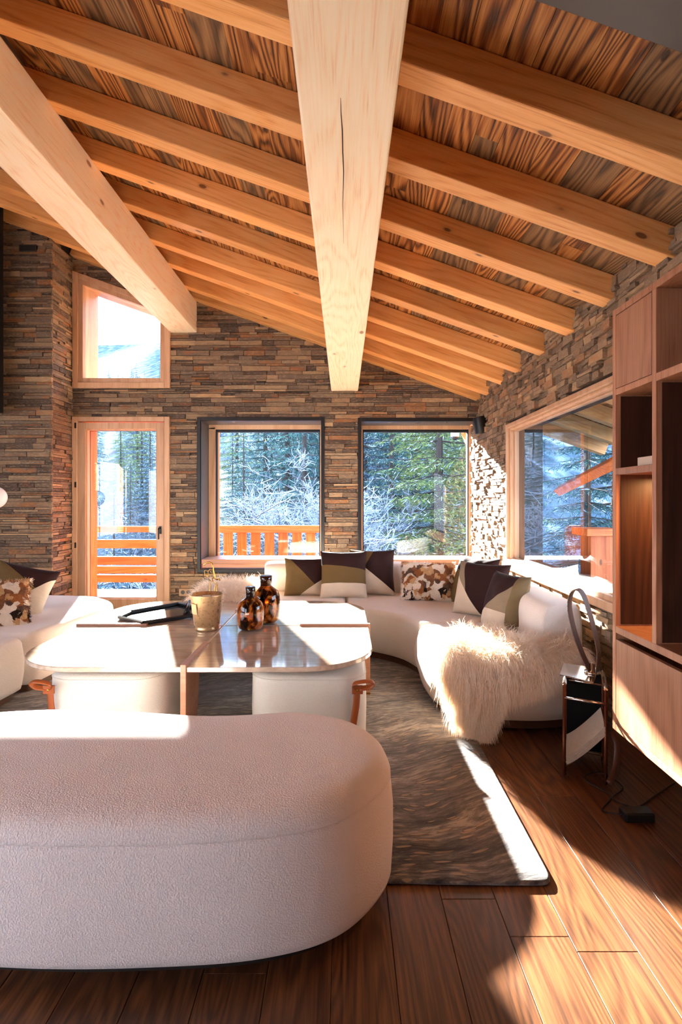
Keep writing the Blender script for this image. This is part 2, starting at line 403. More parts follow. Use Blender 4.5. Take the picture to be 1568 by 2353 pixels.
m = MB(); x = .295-.163*40
while x < XR+.25:                                   # wide oak planks running in depth
    y = YF-R.random()*1.4
    while y < D+.1:
        L = R.uniform(1.1, 2.1)
        if x+.163 > XL-.1: m.box(x+.0007, min(x+.1623, XR+.2), max(y+.0007, YF), min(y+L, D+.1), -.03, 0)
        y += L
    x += .163
B('floor', plain('joint gap', '#1d110a', .9), None, (XL-.2, XR+.2, YF-.2, D+.3, -.2, -.031), bevel=0)['kind'] = 'structure'
fl = m.build('floor', M['floor'], None, bevel=.0012, seg=1); fl['kind'] = 'structure'

def ledge(m, u0, u1, z0, z1, put, holes=(), hrange=(.02, .058), lrange=(.08, .38), dmax=.028, top=None):
    """dry ledge stone: put(u, z, d) maps wall coordinates to space"""
    z = z0
    while z < z1:
        h = R.uniform(*hrange); u = u0-R.random()*.1
        while u < u1:
            L = R.uniform(*lrange); a, b = max(u, u0), min(u+L, u1); u += L
            parts = [(z, z+h)] if R.random() < .75 or h < .03 else [(z, z+h*.5), (z+h*.5, z+h)]
            for (za, zc) in parts:
                segs = [(a, b)]
                for hf in holes:
                    r = hf((za+zc)/2)
                    if not r: continue
                    ns = []
                    for (s0, s1) in segs:
                        if r[1] <= s0 or r[0] >= s1: ns.append((s0, s1)); continue
                        if r[0]-s0 > .012: ns.append((s0, r[0]))
                        if s1-r[1] > .012: ns.append((r[1], s1))
                    segs = ns
                for (s0, s1) in segs:
                    if s1-s0 < .015: continue
                    if top and za > top((s0+s1)/2): continue
                    d = R.uniform(.004, dmax); j = lambda k=.004: R.uniform(-k, k)
                    g = .0022
                    f = [put(s0+g+j(.003), za+g+j(.002), d+j()), put(s1-g+j(.003), za+g+j(.002), d+j()), put(s1-g+j(.003), zc-g+j(.002), d+j()), put(s0+g+j(.003), zc-g+j(.002), d+j())]
                    bk = [put(s0+g, za+g, -.01), put(s1-g, za+g, -.01), put(s1-g, zc-g, -.01), put(s0+g, zc-g, -.01)]
                    m.add(f+bk, [(0,1,2,3),(0,4,5,1),(1,5,6,2),(2,6,7,3),(3,7,4,0)])
        z += h

rect = lambda u0, u1, z0, z1: (lambda z: (u0, u1) if z0 < z < z1 else None)
DOOR = (-2.912, -1.878, 0.0, 2.094)
W2 = (-1.577, -.207, .425, 2.097); W3 = (.155, 1.52, .425, 2.09)
W1 = (-2.912, -1.870, 2.413, 3.665)                # top edge slopes with the roof
w1top = lambda x: W1[3]-SL*(x-W1[0])
def w1hole(z):
    if z < W1[2] or z > W1[3]: return None
    u = min(W1[1], W1[0]+(W1[3]-z)/SL); return (W1[0], u)
WN = (1.9, 4.80, .656, 1.865)                      # side window, along y

top = lambda x: zb(x)+.16
wb = structure('wall_back')
m = MB(); ledge(m, XA, XR, 0, 4.2, lambda u, z, d: (u, D-d, z), [rect(*DOOR), rect(*W2), rect(*W3), w1hole], top=top)
m.build('stone_cladding', M['stone'], wb)
m = MB(); T = .42                                   # wall body behind the stone
us = [XL, DOOR[0], DOOR[1], W2[0], W2[1], W3[0], XR+.3]
def body(u0, u1, z0, z1=None):
    if z1 is None: m.prism([(u0, z0), (u1, z0), (u1, zb(u1)+.2), (u0, zb(u0)+.2)], D+.005, D+T)
    else: m.box(u0, u1, D+.005, D+T, z0, z1)
body(XL-.2, DOOR[0], -.1); body(DOOR[1], W2[0], -.1); body(W2[1], W3[0], -.1)
body(DOOR[0], DOOR[1], -.1, 0.0); body(DOOR[0], DOOR[1], DOOR[3]+.02, W1[2])
m.prism([(W1[0], w1top(W1[0])), (W1[1], w1top(W1[1])), (W1[1], zb(W1[1])+.2), (W1[0], zb(W1[0])+.2)], D+.005, D+T)
body(W2[0], W2[1], -.1, W2[2]); body(W2[0], W2[1], W2[3]); body(W3[0], XR+.3, -.1, W3[2]); body(W3[0], XR+.3, W3[3])
m.build('wall_core', M['stone_back'], wb)

# alcove on the left: return wall and front wall
wa = structure('wall_alcove')
m = MB(); ledge(m, YA, D, 0, 4.3, lambda u, z, d: (XA+d-.006, u, z), top=lambda y: zb(XA)-.03)
m.build('stone_cladding', M['stone'], wa)
m = MB(); ledge(m, XL, XA+.02, 0, 5.2, lambda u, z, d: (u, YA-d, z), top=lambda x: zb(x)-.035, lrange=(.1, .42))
m.build('stone_cladding', M['stone'], wa)
m = MB(); m.prism([(XL-.2, -.1), (XA-.01, -.1), (XA-.01, zb(XA)+.2), (XL-.2, zb(XL-.2)+.2)], YA+.004, D+.004); m.build('wall_core', M['stone_back'], wa)

# right wall with the wide window
wr = structure('wall_right')
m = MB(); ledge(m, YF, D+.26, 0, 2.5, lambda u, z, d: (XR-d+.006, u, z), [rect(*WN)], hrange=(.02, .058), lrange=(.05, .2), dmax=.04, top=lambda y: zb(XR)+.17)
m.build('stone_cladding', M['stone_right_lit'], wr)
m = MB(); X0, X1 = XR+.012, XR+.3; ZT = zb(XR)+.1
m.box(X0, X1, YF-.2, WN[0], -.1, ZT); m.box(X0, X1, WN[1], D+.3, -.1, ZT); m.box(X0, X1, WN[0], WN[1], -.1, WN[2]); m.box(X0, X1, WN[0], WN[1], WN[3], ZT)
m.build('wall_core', M['stone_back'], wr)

# left wall and the wall behind the camera, both with unseen openings added and sized for fill daylight
wl_ = structure('wall_left')
B('wall_core', M['plaster'], wl_, (XL-.25, XL, YF, -2.2, -.1, 5.0), (XL-.25, XL, 2.0, D, -.1, 5.0), (XL-.25, XL, -2.2, 2.0, -.1, .3), (XL-.25, XL, -2.2, 2.0, 2.2, 5.0), bevel=0)
wf = structure('wall_front')
B('wall_core', M['plaster'], wf, (XL, -5.5, YF-.25, YF, -.1, 5.0), (-3.6, XR+.3, YF-.25, YF, -.1, 5.0), (-5.5, -3.6, YF-.25, YF, -.1, .2), (-5.5, -3.6, YF-.25, YF, 2.1, 5.0), bevel=0)
wd = structure('fill_window_5')
B('window_frame', M['frame'], wd, *[(x, x+.07, YF-.15, YF-.05, .2, 2.1) for x in (-5.5, -4.6, -3.67)], (-5.5, -3.6, YF-.15, YF-.05, .2, .27), (-5.5, -3.6, YF-.15, YF-.05, 2.03, 2.1))
wd = structure('fill_window_6')
B('window_frame', M['frame'], wd, *[(XL-.15, XL-.05, y, y+.07, .3, 2.2) for y in (-2.2, -.8, .6, 1.93)], (XL-.15, XL-.05, -2.2, 2.0, .3, .37), (XL-.15, XL-.05, -2.2, 2.0, 2.13, 2.2))

# ------------------------------------------------------------------ roof
ce = structure('ceiling')
m = MB(); y = YF-.3
# boards run in depth, each about 14 cm wide along the slope
RT = lambda x, y0=0, z=0: Matrix.Translation((0, y0, z)) @ Matrix.Rotation(ANG, 4, 'Y')
cs = math.cos(ANG); xs = (XL-.3)/cs
while xs < (XR+.02)/cs:
    wdt = R.uniform(.10, .19); y = YF-.3-R.random()*2
    while y < D+.3:
        L = R.uniform(1.2, 3.2); m.box(xs+.001, xs+wdt-.001, max(y, YF-.3)+.0008, min(y+L, D+.3)-.0008, RH*cs+R.uniform(0, .003), RH*cs+.03); y += L
    xs += wdt
bd = m.build('ceiling_boards', M['boards'], ce, M=RT(0, 0, ZB0))
m = MB(); m.box((XL-.3)/cs, 3.05/cs, YF-.4, D+.5, RH*cs+.05, RH*cs+.16)
m.build('roof_slab', plain('dark roof slab', '#2a2320', .9), ce, M=RT(0, 0, ZB0))

YK = [1.867, 2.386, 2.909, 3.423, 3.908, 4.454, 4.91, 5.423, 5.765]
names = ['nearest and darkest rafter, high at the top of the view', 'second rafter from the camera, broad and dark orange', 'third rafter counted from the camera, with knots near its lower end',
         'fourth rafter counted from the camera', 'fifth rafter counted from the camera, middle of the roof', 'sixth rafter counted from the camera', 'third rafter out from the stone window wall',
         'second rafter out from the stone window wall', 'last rafter, lying right against the stone window wall']
for i, y in enumerate(YK):
    m = MB(); x0 = (XL+.01 if i < 8 else XA+.02)/cs; x1 = (XR+.012)/cs
    m.box(x0, x1, 0, .113, 0, RH*cs)
    o = m.build('rafter', M['timber'], None, bevel=.006, M=RT(0, y, ZB0))
    tag(o, 'orange timber '+names[i], 'beam', 'sloping rafters under the boards')
for y in (.35, -.2, -.75, -1.3, -1.85, -2.4): pass
m = MB(); m.box(.16/cs, (XR+.01)/cs, 1.372, 1.504, -.01, RH*cs-.005); o = m.build('steel_beam', M['steel_beam'], None, bevel=.002, M=RT(0, 0, ZB0))
tag(o, 'dark grey raw steel beam crossing the top right corner under the boards', 'beam')

def purlin(x0, x1, z0, label):
    m = MB(); m.prism([(x0, z0), (x1, z0), (x1, zb(x1)+.004), (x0, zb(x0)+.004)], -1.6, D-.002)
    o = m.build('purlin', M['timber_y'], None, bevel=.008); tag(o, label, 'beam', 'pale purlins running to the window wall'); return o
pb = purlin(-.134, .156, 2.38, 'massive pale timber beam down the middle of the ceiling, split along its underside')
m = MB(); ck = [PZ(x, y, 2.3795) for x, y in ((783, 225), (784, 260), (787, 300), (788, 350), (790, 395), (788, 470), (790, 560))]
m.tube(ck, [.0006, .0014, .0020, .0022, .0018, .0012, .0004], 5); m.build('drying_crack', plain('dark crack', '#3a2412', .9), pb)
purlin(-1.867, -1.585, 3.01, 'pale timber beam on the left, ending in front of the upper window')
# short blocks closing the gap between rafters above the left purlin
m = MB()

# ------------------------------------------------------------------ windows and door in the back wall
def pane(parent, x0, x1, z0, z1, y, name='pane'):
    m = MB(); m.box(x0, x1, y, y+.006, z0, z1); return m.build(name, M['glass'], parent)
def frame4(m, x0, x1, z0, z1, y0, y1, w, wt=None, wb_=None):
    wt = wt or w; wb_ = wb_ or w
    m.box(x0, x0+w, y0, y1, z0, z1); m.box(x1-w, x1, y0, y1, z0, z1)
    m.box(x0+w, x1-w, y0, y1, z1-wt, z1); m.box(x0+w, x1-w, y0, y1, z0, z0+wb_)
# door
d = structure('door_1')
m = MB(); frame4(m, DOOR[0]-.006, DOOR[1]+.006, -.005, DOOR[3]+.006, D-.045, D+.02, .055, .05, .03); m.build('door_casing', M['frame'], d, bevel=.004)
m = MB(); frame4(m, -2.862, -1.93, .022, 2.04, D-.03, D+.05, .085, .07, .12); m.build('door_leaf', M['frame'], d, bevel=.005)
m = MB(); frame4(m, -2.778, -2.012, .14, 1.972, D-.012, D+.045, .014); m.build('glazing_bead', M['frame'], d, bevel=.003)
pane(d, -2.775, -2.015, .142, 1.97, D+.03)
m = MB(); frame4(m, -2.912, -1.9, 0, 2.12, D+.06, D+.42, .06); m.build('outer_jamb', M['deck_z'], d, bevel=.003)
m = MB(); frame4(m, -2.80, -1.99, .12, 1.99, D+.048, D+.062, .035); m.build('gasket', M['rubber'], d)
m = MB(); hx = (371-CX)*D/FPX; hz = EYE-(1222-CY)*D/FPX
m.box(hx-.012, hx+.012, D-.045, D-.03, hz-.02, hz+.06); m.tube([(hx, D-.05, hz+.04), (hx, D-.085, hz+.04), (hx, D-.09, hz+.03), (hx, D-.09, hz-.075)], .009, 8)
m.build('door_handle', M['black'], d, bevel=.002)
for py in (979, 1114, 1252):
    z = EYE-(py-CY)*D/FPX; B('hinge', M['black'], d, ((176-CX)*D/FPX, (180-CX)*D/FPX, D-.05, D-.028, z-.03, z+.03))
# upper window, sloping head
d = structure('window_1')
def quadframe(m, x0, x1, z0, zt, y0, y1, w):
    f = lambda x: zt-SL*(x-x0); q = w*1.05
    m.prism([(x0, z0), (x0+w, z0), (x0+w, f(x0+w)), (x0, f(x0))], y0, y1); m.prism([(x1-w, z0), (x1, z0), (x1, f(x1)), (x1-w, f(x1-w))], y0, y1)
    m.prism([(x0+w, z0), (x1-w, z0), (x1-w, z0+w), (x0+w, z0+w)], y0, y1); m.prism([(x0+w, f(x0+w)-q), (x1-w, f(x1-w)-q), (x1-w, f(x1-w)), (x0+w, f(x0+w))], y0, y1)
m = MB(); quadframe(m, W1[0]-.004, W1[1]+.004, W1[2]-.004, W1[3]+.004, D-.045, D+.02, .06); m.build('window_casing', M['frame'], d, bevel=.004)
m = MB(); quadframe(m, W1[0]+.055, W1[1]-.055, W1[2]+.055, W1[3]-.075, D-.03, D+.05, .05); m.build('window_frame', M['frame'], d, bevel=.004)
m = MB(); quadframe(m, W1[0]+.01, W1[1]-.01, W1[2]+.01, W1[3]-.02, D+.055, D+.42, .06); m.build('outer_jamb', M['frame'], d, bevel=.003)
m = MB(); xa, xb = W1[0]+.1, W1[1]-.1; m.prism([(xa, W1[2]+.1), (xb, W1[2]+.1), (xb, w1top(xb)-.12), (xa, w1top(xa)-.12)], D+.03, D+.036); m.build('pane', M['glass'], d)
# two windows in deep steel lined boxes
def boxwin(name, x0, x1, z0, z1, gx0, gx1, right_lined=True):
    d = structure(name); F0, F1 = D-.03, D+.27; w = .036
    m = MB(); m.box(x0, x0+w, D-.03, D+.0, z0, z1)
    xe = x1 if right_lined else XR-.015
    if right_lined: m.box(x1-w, x1, D-.03, D, z0, z1); m.box(x0+w, x1-w, D-.03, D, z0, z0+w)
    m.box(x0+w, (x1-w) if right_lined else xe, D-.03, D, z1-w, z1)
    m.build('box_rim', M['black'], d, bevel=.002)
    m = MB(); t = .006; xr = x1-w if right_lined else xe
    m.box(x0+w-t, x0+w, D-.028, D+.40, z0+.02, z1-w); m.box(x0+w-t, xr, D-.028, D+.40, z1-w-t+.006, z1-w+.006)
    if right_lined: m.box(x1-w, x1-w+t, D-.028, D+.40, z0+.02, z1-w)
    m.build('reveal_lining', M['steel'], d)
    sp = MB()
    for k in range(3):
        cx = x0+(xr-x0)*(.28+.235*k); sp.lathe([(.022, -.004), (.022, 0), (.012, .001)], (cx, D+.09, z1-w+.0), 20)
    sp.build('reveal_spotlights', M['chrome'], d)
    # bench board that fills the foot of the box
    m = MB(); m.box(x0+w+.006, xr-.004 if right_lined else XR-.01, D-.012 if right_lined else D-.05, D+.38, .515, .565); 
    m.box(x0+w+.012, xr-.01, D+.0, D+.02, z0+w+.012, .515)
    m.build('bench_board', M['copper_wood'], d, bevel=.004)
    fz0, fz1 = .562, 2.03; fx0 = x0+w+.001; fx1 = xr-.001
    m = MB(); wl0 = gx0-.02-fx0
    m.box(fx0, gx0-.012, D+.32, D+.42, fz0, fz1); m.box(gx1+.012, fx1+.02, D+.32, D+.42, fz0, fz1)
    m.box(fx0, fx1, D+.32, D+.42, 2.012, z1); m.box(fx0, fx1, D+.33, D+.42, fz0-.05, .562)
    m.build('window_frame', M['frame'], d, bevel=.003)
    m = MB(); frame4(m, gx0-.014, gx1+.014, .556, 2.014, D+.345, D+.42, .014, .03, .006); m.build('gasket', M['rubber'], d)
    pane(d, gx0-.01, gx1+.01, .56, 2.01, D+.36)
    m = MB(); m.box(gx0-.06, gx0-.004, D+.43, D+.52, .3, 2.05); m.build('outer_jamb', M['deck_z'], d, bevel=.003)
    return d
sc6 = 6.24/FPX
boxwin('window_2', *W2[:2], W2[2], W2[3], (499-CX)*sc6, (734-CX)*sc6)
boxwin('window_3', W3[0], W3[1], W3[2], W3[3], (836-CX)*sc6, (1074-CX)*sc6, False)
# wide side window
d = structure('window_4')
def yframe(m, y0, y1, z0, z1, x0, x1, w, wt=None, wb_=None):
    wt = wt or w; wb_ = wb_ or w
    m.box(x0, x1, y0, y0+w, z0, z1); m.box(x0, x1, y1-w, y1, z0, z1); m.box(x0, x1, y0+w, y1-w, z1-wt, z1); m.box(x0, x1, y0+w, y1-w, z0, z0+wb_)
m = MB(); yframe(m, WN[0], WN[1], WN[2], WN[3], XR-.03, XR+.04, .034); m.build('window_casing', M['frame'], d, bevel=.004)
m = MB(); yframe(m, WN[0]+.034, WN[1]-.034, WN[2]+.02, WN[3]-.034, XR-.005, XR+.07, .02); m.build('window_frame', M['frame'], d, bevel=.004)
m = MB(); yframe(m, WN[0]+.054, WN[1]-.054, WN[2]+.03, WN[3]-.054, XR+.03, XR+.07, .012); m.build('sash', M['frame'], d, bevel=.003)
m = MB(); m.box(XR+.05, XR+.056, WN[0]+.06, WN[1]-.06, WN[2]+.035, WN[3]-.06); m.build('pane', M['glass'], d)
m = MB(); m.box(XR-.06, XR+.02, WN[0], WN[1]+.01, WN[2]-.045, WN[2]+.004); m.build('sill_board', M['frame'], d, bevel=.004)

# skirting-free room: wall fittings
o = B('socket_plate', plain('bronze socket plate', '#8a6a4c', .4, .4), None, ((414-CX)*D/FPX, (445-CX)*D/FPX, D-.045, D-.02, EYE-(1368-CY)*D/FPX, EYE-(1351-CY)*D/FPX))
tag(o, 'small double power socket on the stone wall beside the glass door', 'socket')
for px in (423, 436):
    m = MB(); c = P(px, 1359.5, D); m.prism([(c.x+.022*math.cos(a*math.pi/8), c.z+.022*math.sin(a*math.pi/8)) for a in range(16)], D-.047, D-.044); m.build('socket_face', M['rubber'], o)
o = thing('wall_vent', 'small black slot vent high on the left stone wall', 'vent', P(63.5, 569.5, YA-.04))
B('vent_rim', plain('vent rim', '#3a332e', .5, .3), o, (-.085, .085, -.004, .03, -.034, -.025), (-.085, .085, -.004, .03, .025, .034), (-.085, -.075, -.004, .03, -.03, .03), (.075, .085, -.004, .03, -.03, .03))
B('vent_slot', M['rubber'], o, (-.078, .078, .002, .012, -.028, .028))
# speaker
o = thing('wall_speaker', 'black cylindrical speaker bracketed in the corner above the right-hand back window', 'speaker', P(1105, 977, 5.60))
m = MB(); m.lathe([(.062, -.088), (.068, -.084), (.068, .080), (.062, .085)], n=28); b = m.build('speaker_body', M['black'], o, smooth=True, bevel=.002); b.rotation_euler = (0, math.radians(-9), 0)
m = MB(); m.tube([(.05, .0, .02), (XR-.01-o.location.x, .04, .025)], .016, 10); m.lathe([(.035, 0), (.035, .012)], n=20); m.build('bracket', M['black'], o)
bpy.data.objects['wall_speaker'].children[1].data.vertices  # keeps the bracket with its speaker
# dark hood at the far left edge
o = B('fireplace_hood', M['black'], None, (XL+.1, (8-CX)*5.3/FPX, 5.0, 5.3, 1.2+200*5.3/FPX, 4.2)); tag(o, 'dark steel chimney hood cut off by the left edge of the view', 'fireplace hood')
# ------------------------------------------------------------------ outdoors
# eave beyond the side window
m = MB(); m.box((XR+.32)/cs, 3.02/cs, .2, D+.5, RH*cs+.01, RH*cs+.045); o = m.build('eave_soffit', M['boards'], None, M=RT(0, 0, ZB0)); tag(o, 'boarded underside of the eave seen through the side window', 'eave')
EY = [1.4, 2.0, 2.6, 3.2, 3.8, 4.4, 5.0, 5.6, 6.2]
for k, y in enumerate(EY):
    m = MB(); m.box((XR+.33)/cs, 2.98/cs, 0, .11, 0, RH*cs+.005)
    o = m.build('eave_rafter', M['timber'], None, bevel=.005, M=RT(0, y, ZB0)); tag(o, 'sunlit timber rafter under the eave outside the side window', 'beam', 'eave rafters outside the side window')
m = MB(); m.tube([P(1285, 1128, 4.4), P(1415, 1062, 3.4), P(1560, 960, 2.9)], .045, 4); o = m.build('eave_strut', M['deck_z'], None, bevel=.003); tag(o, 'slanting reddish strut outside the side window', 'beam')
# balcony deck
o = B('balcony_deck', M['deck'], None, *[(-5.6, .15, y, y+.135, -.05, -.012) for y in np.arange(6.32, 7.35, .14)], bevel=.003); tag(o, 'orange plank balcony floor outside the glass door', 'balcony floor')
# horizontal rail section behind the door, upright boards behind the window
def zpx(py, y): return EYE-(py-CY)*y/FPX
YR = 7.2
o = thing('balcony_railing', 'balcony railing of wide horizontal orange boards outside the glass door', 'railing', (-1.85, YR, 0))
lx = lambda px: (px-CX)*YR/FPX+1.85
for a, b in ((1209, 1223), (1240, 1260), (1279, 1298), (1301, 1318), (1321, 1338)):
    B('rail_board', M['deck'], o, (-3.6, .02, 0, .035, zpx(b, YR), zpx(a, YR)))
for x in (-2.9, -.02): B('post', M['deck_z'], o, (x-.05, x+.05, .035, .12, -.05, .84))
o = thing('balcony_railing', 'balcony railing of upright orange boards outside the left-hand steel framed window', 'railing', (-1.75, YR, 0))
B('top_rail', M['deck'], o, (0, 1.78, -.05, .06, .775, .87)); B('bottom_rail', M['deck'], o, (0, 1.78, .0, .03, .10, .19))
x = -.02
while x < 1.74:
    B('baluster_board', M['deck_z'], o, (x, x+.126, -.02, .0, .08, .80)); x += .1815
B('post', M['deck_z'], o, (1.70, 1.80, .0, .1, -.05, .84))
o = thing('railing_pillar', 'square orange timber pillar with a flat cap outside the side window', 'post', (1.98, 4.25, 0))
B('pillar', M['deck_z'], o, (-.09, .09, -.09, .09, -1.2, .93)); B('cap', M['deck'], o, (-.14, .14, -.14, .14, .93, .985))
# dome camera and rafter foot outside the right-hand back window
o = thing('dome_camera', 'small white dome security camera hanging outside the right-hand back window', 'security camera', P(1046, 1003, 6.9))
m = MB(); m.lathe([(.05, .06), (.055, 0), (.045, -.005)], n=20); m.build('housing', M['white'], o, smooth=True)
m = MB(); m.lathe([(.042, 0), (.036, -.03), (.018, -.048), (.002, -.052)], n=20); m.build('dome', plain('smoked dome', '#262a33', .08), o, smooth=True)
m = MB(); m.tube([(.0, 0, .05), (.02, .0, .13), (.06, 0, .3)], .012, 8); m.build('arm', M['white'], o)
m = MB(); q = P(1050, 985, 6.8); m.prism([(q.x, q.z+.1), (q.x+.2, q.z+.02), (q.x+.22, q.z-.2), (q.x+.12, q.z-.19)], 6.7, 6.85); o = m.build('roof_timber_end', M['deck'], None, bevel=.004, recalc=True); tag(o, 'sunlit carved end of an outside roof timber beyond the right-hand back window', 'beam')

# snowy hillside
def hill_z(x, y):
    t = max(0.0, (y-16)/120.0)
    base = -5.5+1.5*math.sin(x*.07)+(38*t**1.15 if t > 0 else 0)
    base += max(0, (x-6))*.35*max(0, min(1, (y-4)/20))
    wv = max(0, 1-t*4); return base+wv*(.6*math.sin(x*.31+y*.17)+.5*math.sin(y*.23-x*.11))+1.6*math.sin(x*.05+2.2)*min(t, 1)
m = MB(); nx, ny = 90, 70; xs_ = np.linspace(-150, 120, nx); ys_ = np.concatenate([np.linspace(-30, 60, 40), np.linspace(63, 230, 30)])
vs = [(x, y, hill_z(x, y)) for y in ys_ for x in xs_]
m.add(vs, [(j*nx+i, j*nx+i+1, (j+1)*nx+i+1, (j+1)*nx+i) for j in range(ny-1) for i in range(nx-1)], .5)
n = N('wooded snow slope'); co = n.co((1, .16, .16)); a = n.noise(co, .9, 10, .85); v = n.voro(co, 1.3)
f = n.math('ADD', n.math('MULTIPLY', a, .7), n.math('MULTIPLY', v, .35))
n.set(n.ramp(f, [(.40, '#1b2d3b'), (.52, '#33495a'), (.62, '#566d80'), (.74, '#9fb0c0')]), .95, 0, .1); n.bump(a, .6, .5)
o = m.build('hillside', n.m, None, smooth=True); o['kind'] = 'stuff'; tag(o, 'wooded snowy hillside rising behind the house', 'hillside')

def foliage(name, dark, lightc, snow_amt):
    n = N(name); g = n.n('ShaderNodeNewGeometry'); sp = n.n('ShaderNodeSeparateXYZ'); n.l(g.outputs['Normal'], sp.inputs[0])
    r = n.rnd(); c = n.ramp(r, [(0, dark), (.8, lightc), (.93, lightc), (.96, '#6f7a4c')])
    s_ = n.math('MULTIPLY', n.math('GREATER_THAN', r, 1-snow_amt), n.math('GREATER_THAN', n.math('ABSOLUTE', sp.outputs[2]), .25))
    n.set(n.mix(s_, c, col('#9fb4cf')), .8, 0, .15)  # snow tint darkened and blued with the shade it lies in
    tl = n.n('ShaderNodeBsdfTranslucent'); n.l(n.b.inputs['Base Color'].links[0].from_socket, tl.inputs[0])
    mx = n.n('ShaderNodeMixShader'); mx.inputs[0].default_value = .25; n.l(n.b.outputs[0], mx.inputs[1]); n.l(tl.outputs[0], mx.inputs[2]); n.l(mx.outputs[0], n.out.inputs[0])
    return n.m
FOL = [foliage('dark spruce needles', '#182f38', '#3f6362', .05), foliage('frosted spruce needles', '#1f3446', '#446472', .14), foliage('olive spruce needles', '#24362a', '#667a48', .06)]  # blue haze of the woods put into the dark and frosted greens
BARK = plain('bark', '#2c2723', .9)

def conifer(seed, h, r0, fol, dens=1.0, gap=.125, tuft=.13):
    q = random.Random(seed); t = MB(); f = MB()
    t.tube([(0, 0, 0), (0, 0, h*.5), (0, 0, h*.97)], [h*.010, h*.006, .012], 7)
    z = h*.08
    while z < h*.98:
        k = 1-z/h; L0 = r0*k**.85*q.uniform(.8, 1.15)+.08; nb = int((9 if k > .3 else 6)*dens)
        for i in range(nb):
            a = q.uniform(0, 6.283); L = L0*q.uniform(.75, 1.15); dx, dy = math.cos(a), math.sin(a); droop = q.uniform(.12, .34)
            t.tube([(0, 0, z), (dx*L*.5, dy*L*.5, z-droop*L*.35), (dx*L, dy*L, z-droop*L*.7)], [.018*k+.006, .012*k+.004, .003], 4)
            u_ = .12
            while u_ < 1:
                c = Vector((dx*L*u_, dy*L*u_, z-droop*L*.7*u_)); w = .40*L*(1-u_)+.10; sgn = q.choice((-1, 1))
                dr = (Vector((-dy*sgn, dx*sgn, 0))*.85+Vector((dx, dy, 0))*.6+Vector((0, 0, -q.uniform(.1, .6)))).normalized()
                ks = max(1, int(w/gap)); rr = q.random()
                for j in range(ks):
                    p_ = c+dr*(w*(j+.3)/ks)
                    e = (dr*q.uniform(.3, 1)+Vector((q.uniform(-.8, .8), q.uniform(-.8, .8), q.uniform(-.7, .35)))).normalized()*tuft*q.uniform(.7, 1.3)
                    wd = e.orthogonal().normalized()*tuft*.10
                    f.add([p_-wd*.5, p_+wd*.5, p_+e*.6+wd, p_+e*1.1, p_+e*.6-wd], [(0, 1, 2, 3, 4)], (rr+q.random()*.35) % 1)
                u_ += gap/L*.55
        z += h*.021*(1+k*.5)
    return t, f
def place_conifer(seed, h, r0, fi, loc, label, group):
    e = thing('spruce_tree', label, 'tree', loc, 0, group)
    t, f = conifer(seed, h, r0, fi); t.build('trunk', BARK, e); f.build('needles', FOL[fi], e); return e
protos = [place_conifer(11, 15, 2.6, 0, (-60, 60, 0), '', ''), place_conifer(12, 12, 2.4, 1, (-60, 60, 0), '', ''), place_conifer(13, 17, 3.0, 2, (-60, 60, 0), '', ''), place_conifer(14, 9, 2.0, 1, (-60, 60, 0), '', '')]
usedp = set()
def tree_at(k, x, y, s=1.0, dz=0, lab=None):
    o = protos[k] if k not in usedp else copy_tree(protos[k]); usedp.add(k)
    o.location = (x, y, hill_z(x, y)-.3+dz); o.scale = (s, s, s*R.uniform(.92, 1.08)); o.rotation_euler = (0, 0, R.uniform(0, 6.28))
    o['label'] = lab or ['dark green spruce standing in the snowy forest outside', 'frost-dusted spruce standing in the snowy forest outside', 'tall olive green spruce standing in the snowy forest outside', 'small frosted spruce standing in the snowy forest outside'][k]
    o['group'] = ['dark spruces of the forest', 'frosted spruces of the forest', 'olive spruces of the forest', 'small frosted spruces of the forest'][k]
    return o
NEAR = {(1010, 14): 'tall olive green spruce filling the middle of the right-hand back window', (1110, 12.5): 'olive green spruce at the right edge of the right-hand back window',
        (560, 22): 'dark spruce at the left side of the left-hand steel framed window', (640, 20): 'frosted spruce in the middle of the left-hand steel framed window',
        (262, 15): 'small frosted spruce at the left side of the glass door view', (372, 17): 'small frosted spruce at the right edge of the glass door view'}
# sun corridor stays open: limits how high a crown may reach there
def ok_height(x, y, ztop):
    px = CX+FPX*x/y; py = CY-(ztop-EYE)*FPX/y
    return py > (815 if px < 520 else (930 if px < 610 else -1e9))
for (k, px, y, s) in [(2, 1000, 17, 1.05), (2, 1075, 21, 1.15), (2, 1010, 14, .9), (2, 1110, 12.5, .8), (0, 560, 22, .62), (0, 900, 24, 1.1), (0, 700, 24, 1.15), (0, 660, 29, 1.25), (1, 560, 27, .75), (0, 610, 34, 1.2), (0, 750, 31, 1.3), (2, 545, 38, .95), (1, 640, 20, .62),
                      (3, 262, 15, .95), (3, 372, 17, .90), (1, 215, 24, .80), (3, 300, 27, .8), (1, 345, 33, .8), (1, 840, 30, 1.3), (0, 960, 30, 1.4)]:
    o = tree_at(k, (px-CX)*y/FPX, y, s, lab=NEAR.get((px, y)))
    if (px, y) in NEAR: del o['group']
q = random.Random(5)
for i in range(120):                                 # forest up the slope
    y = 32+90*q.random()**1.1; x = (q.uniform(150, 1250)-CX)*y/FPX; k = q.choice([0, 0, 1, 2, 0])
    h = [15, 12, 17, 9][k]; s = q.uniform(.7, 1.15)
    for _ in range(6):
        if ok_height(x, y, hill_z(x, y)+h*s*1.08): break
        s *= .8
    if s > .3: tree_at(k, x, y, s)
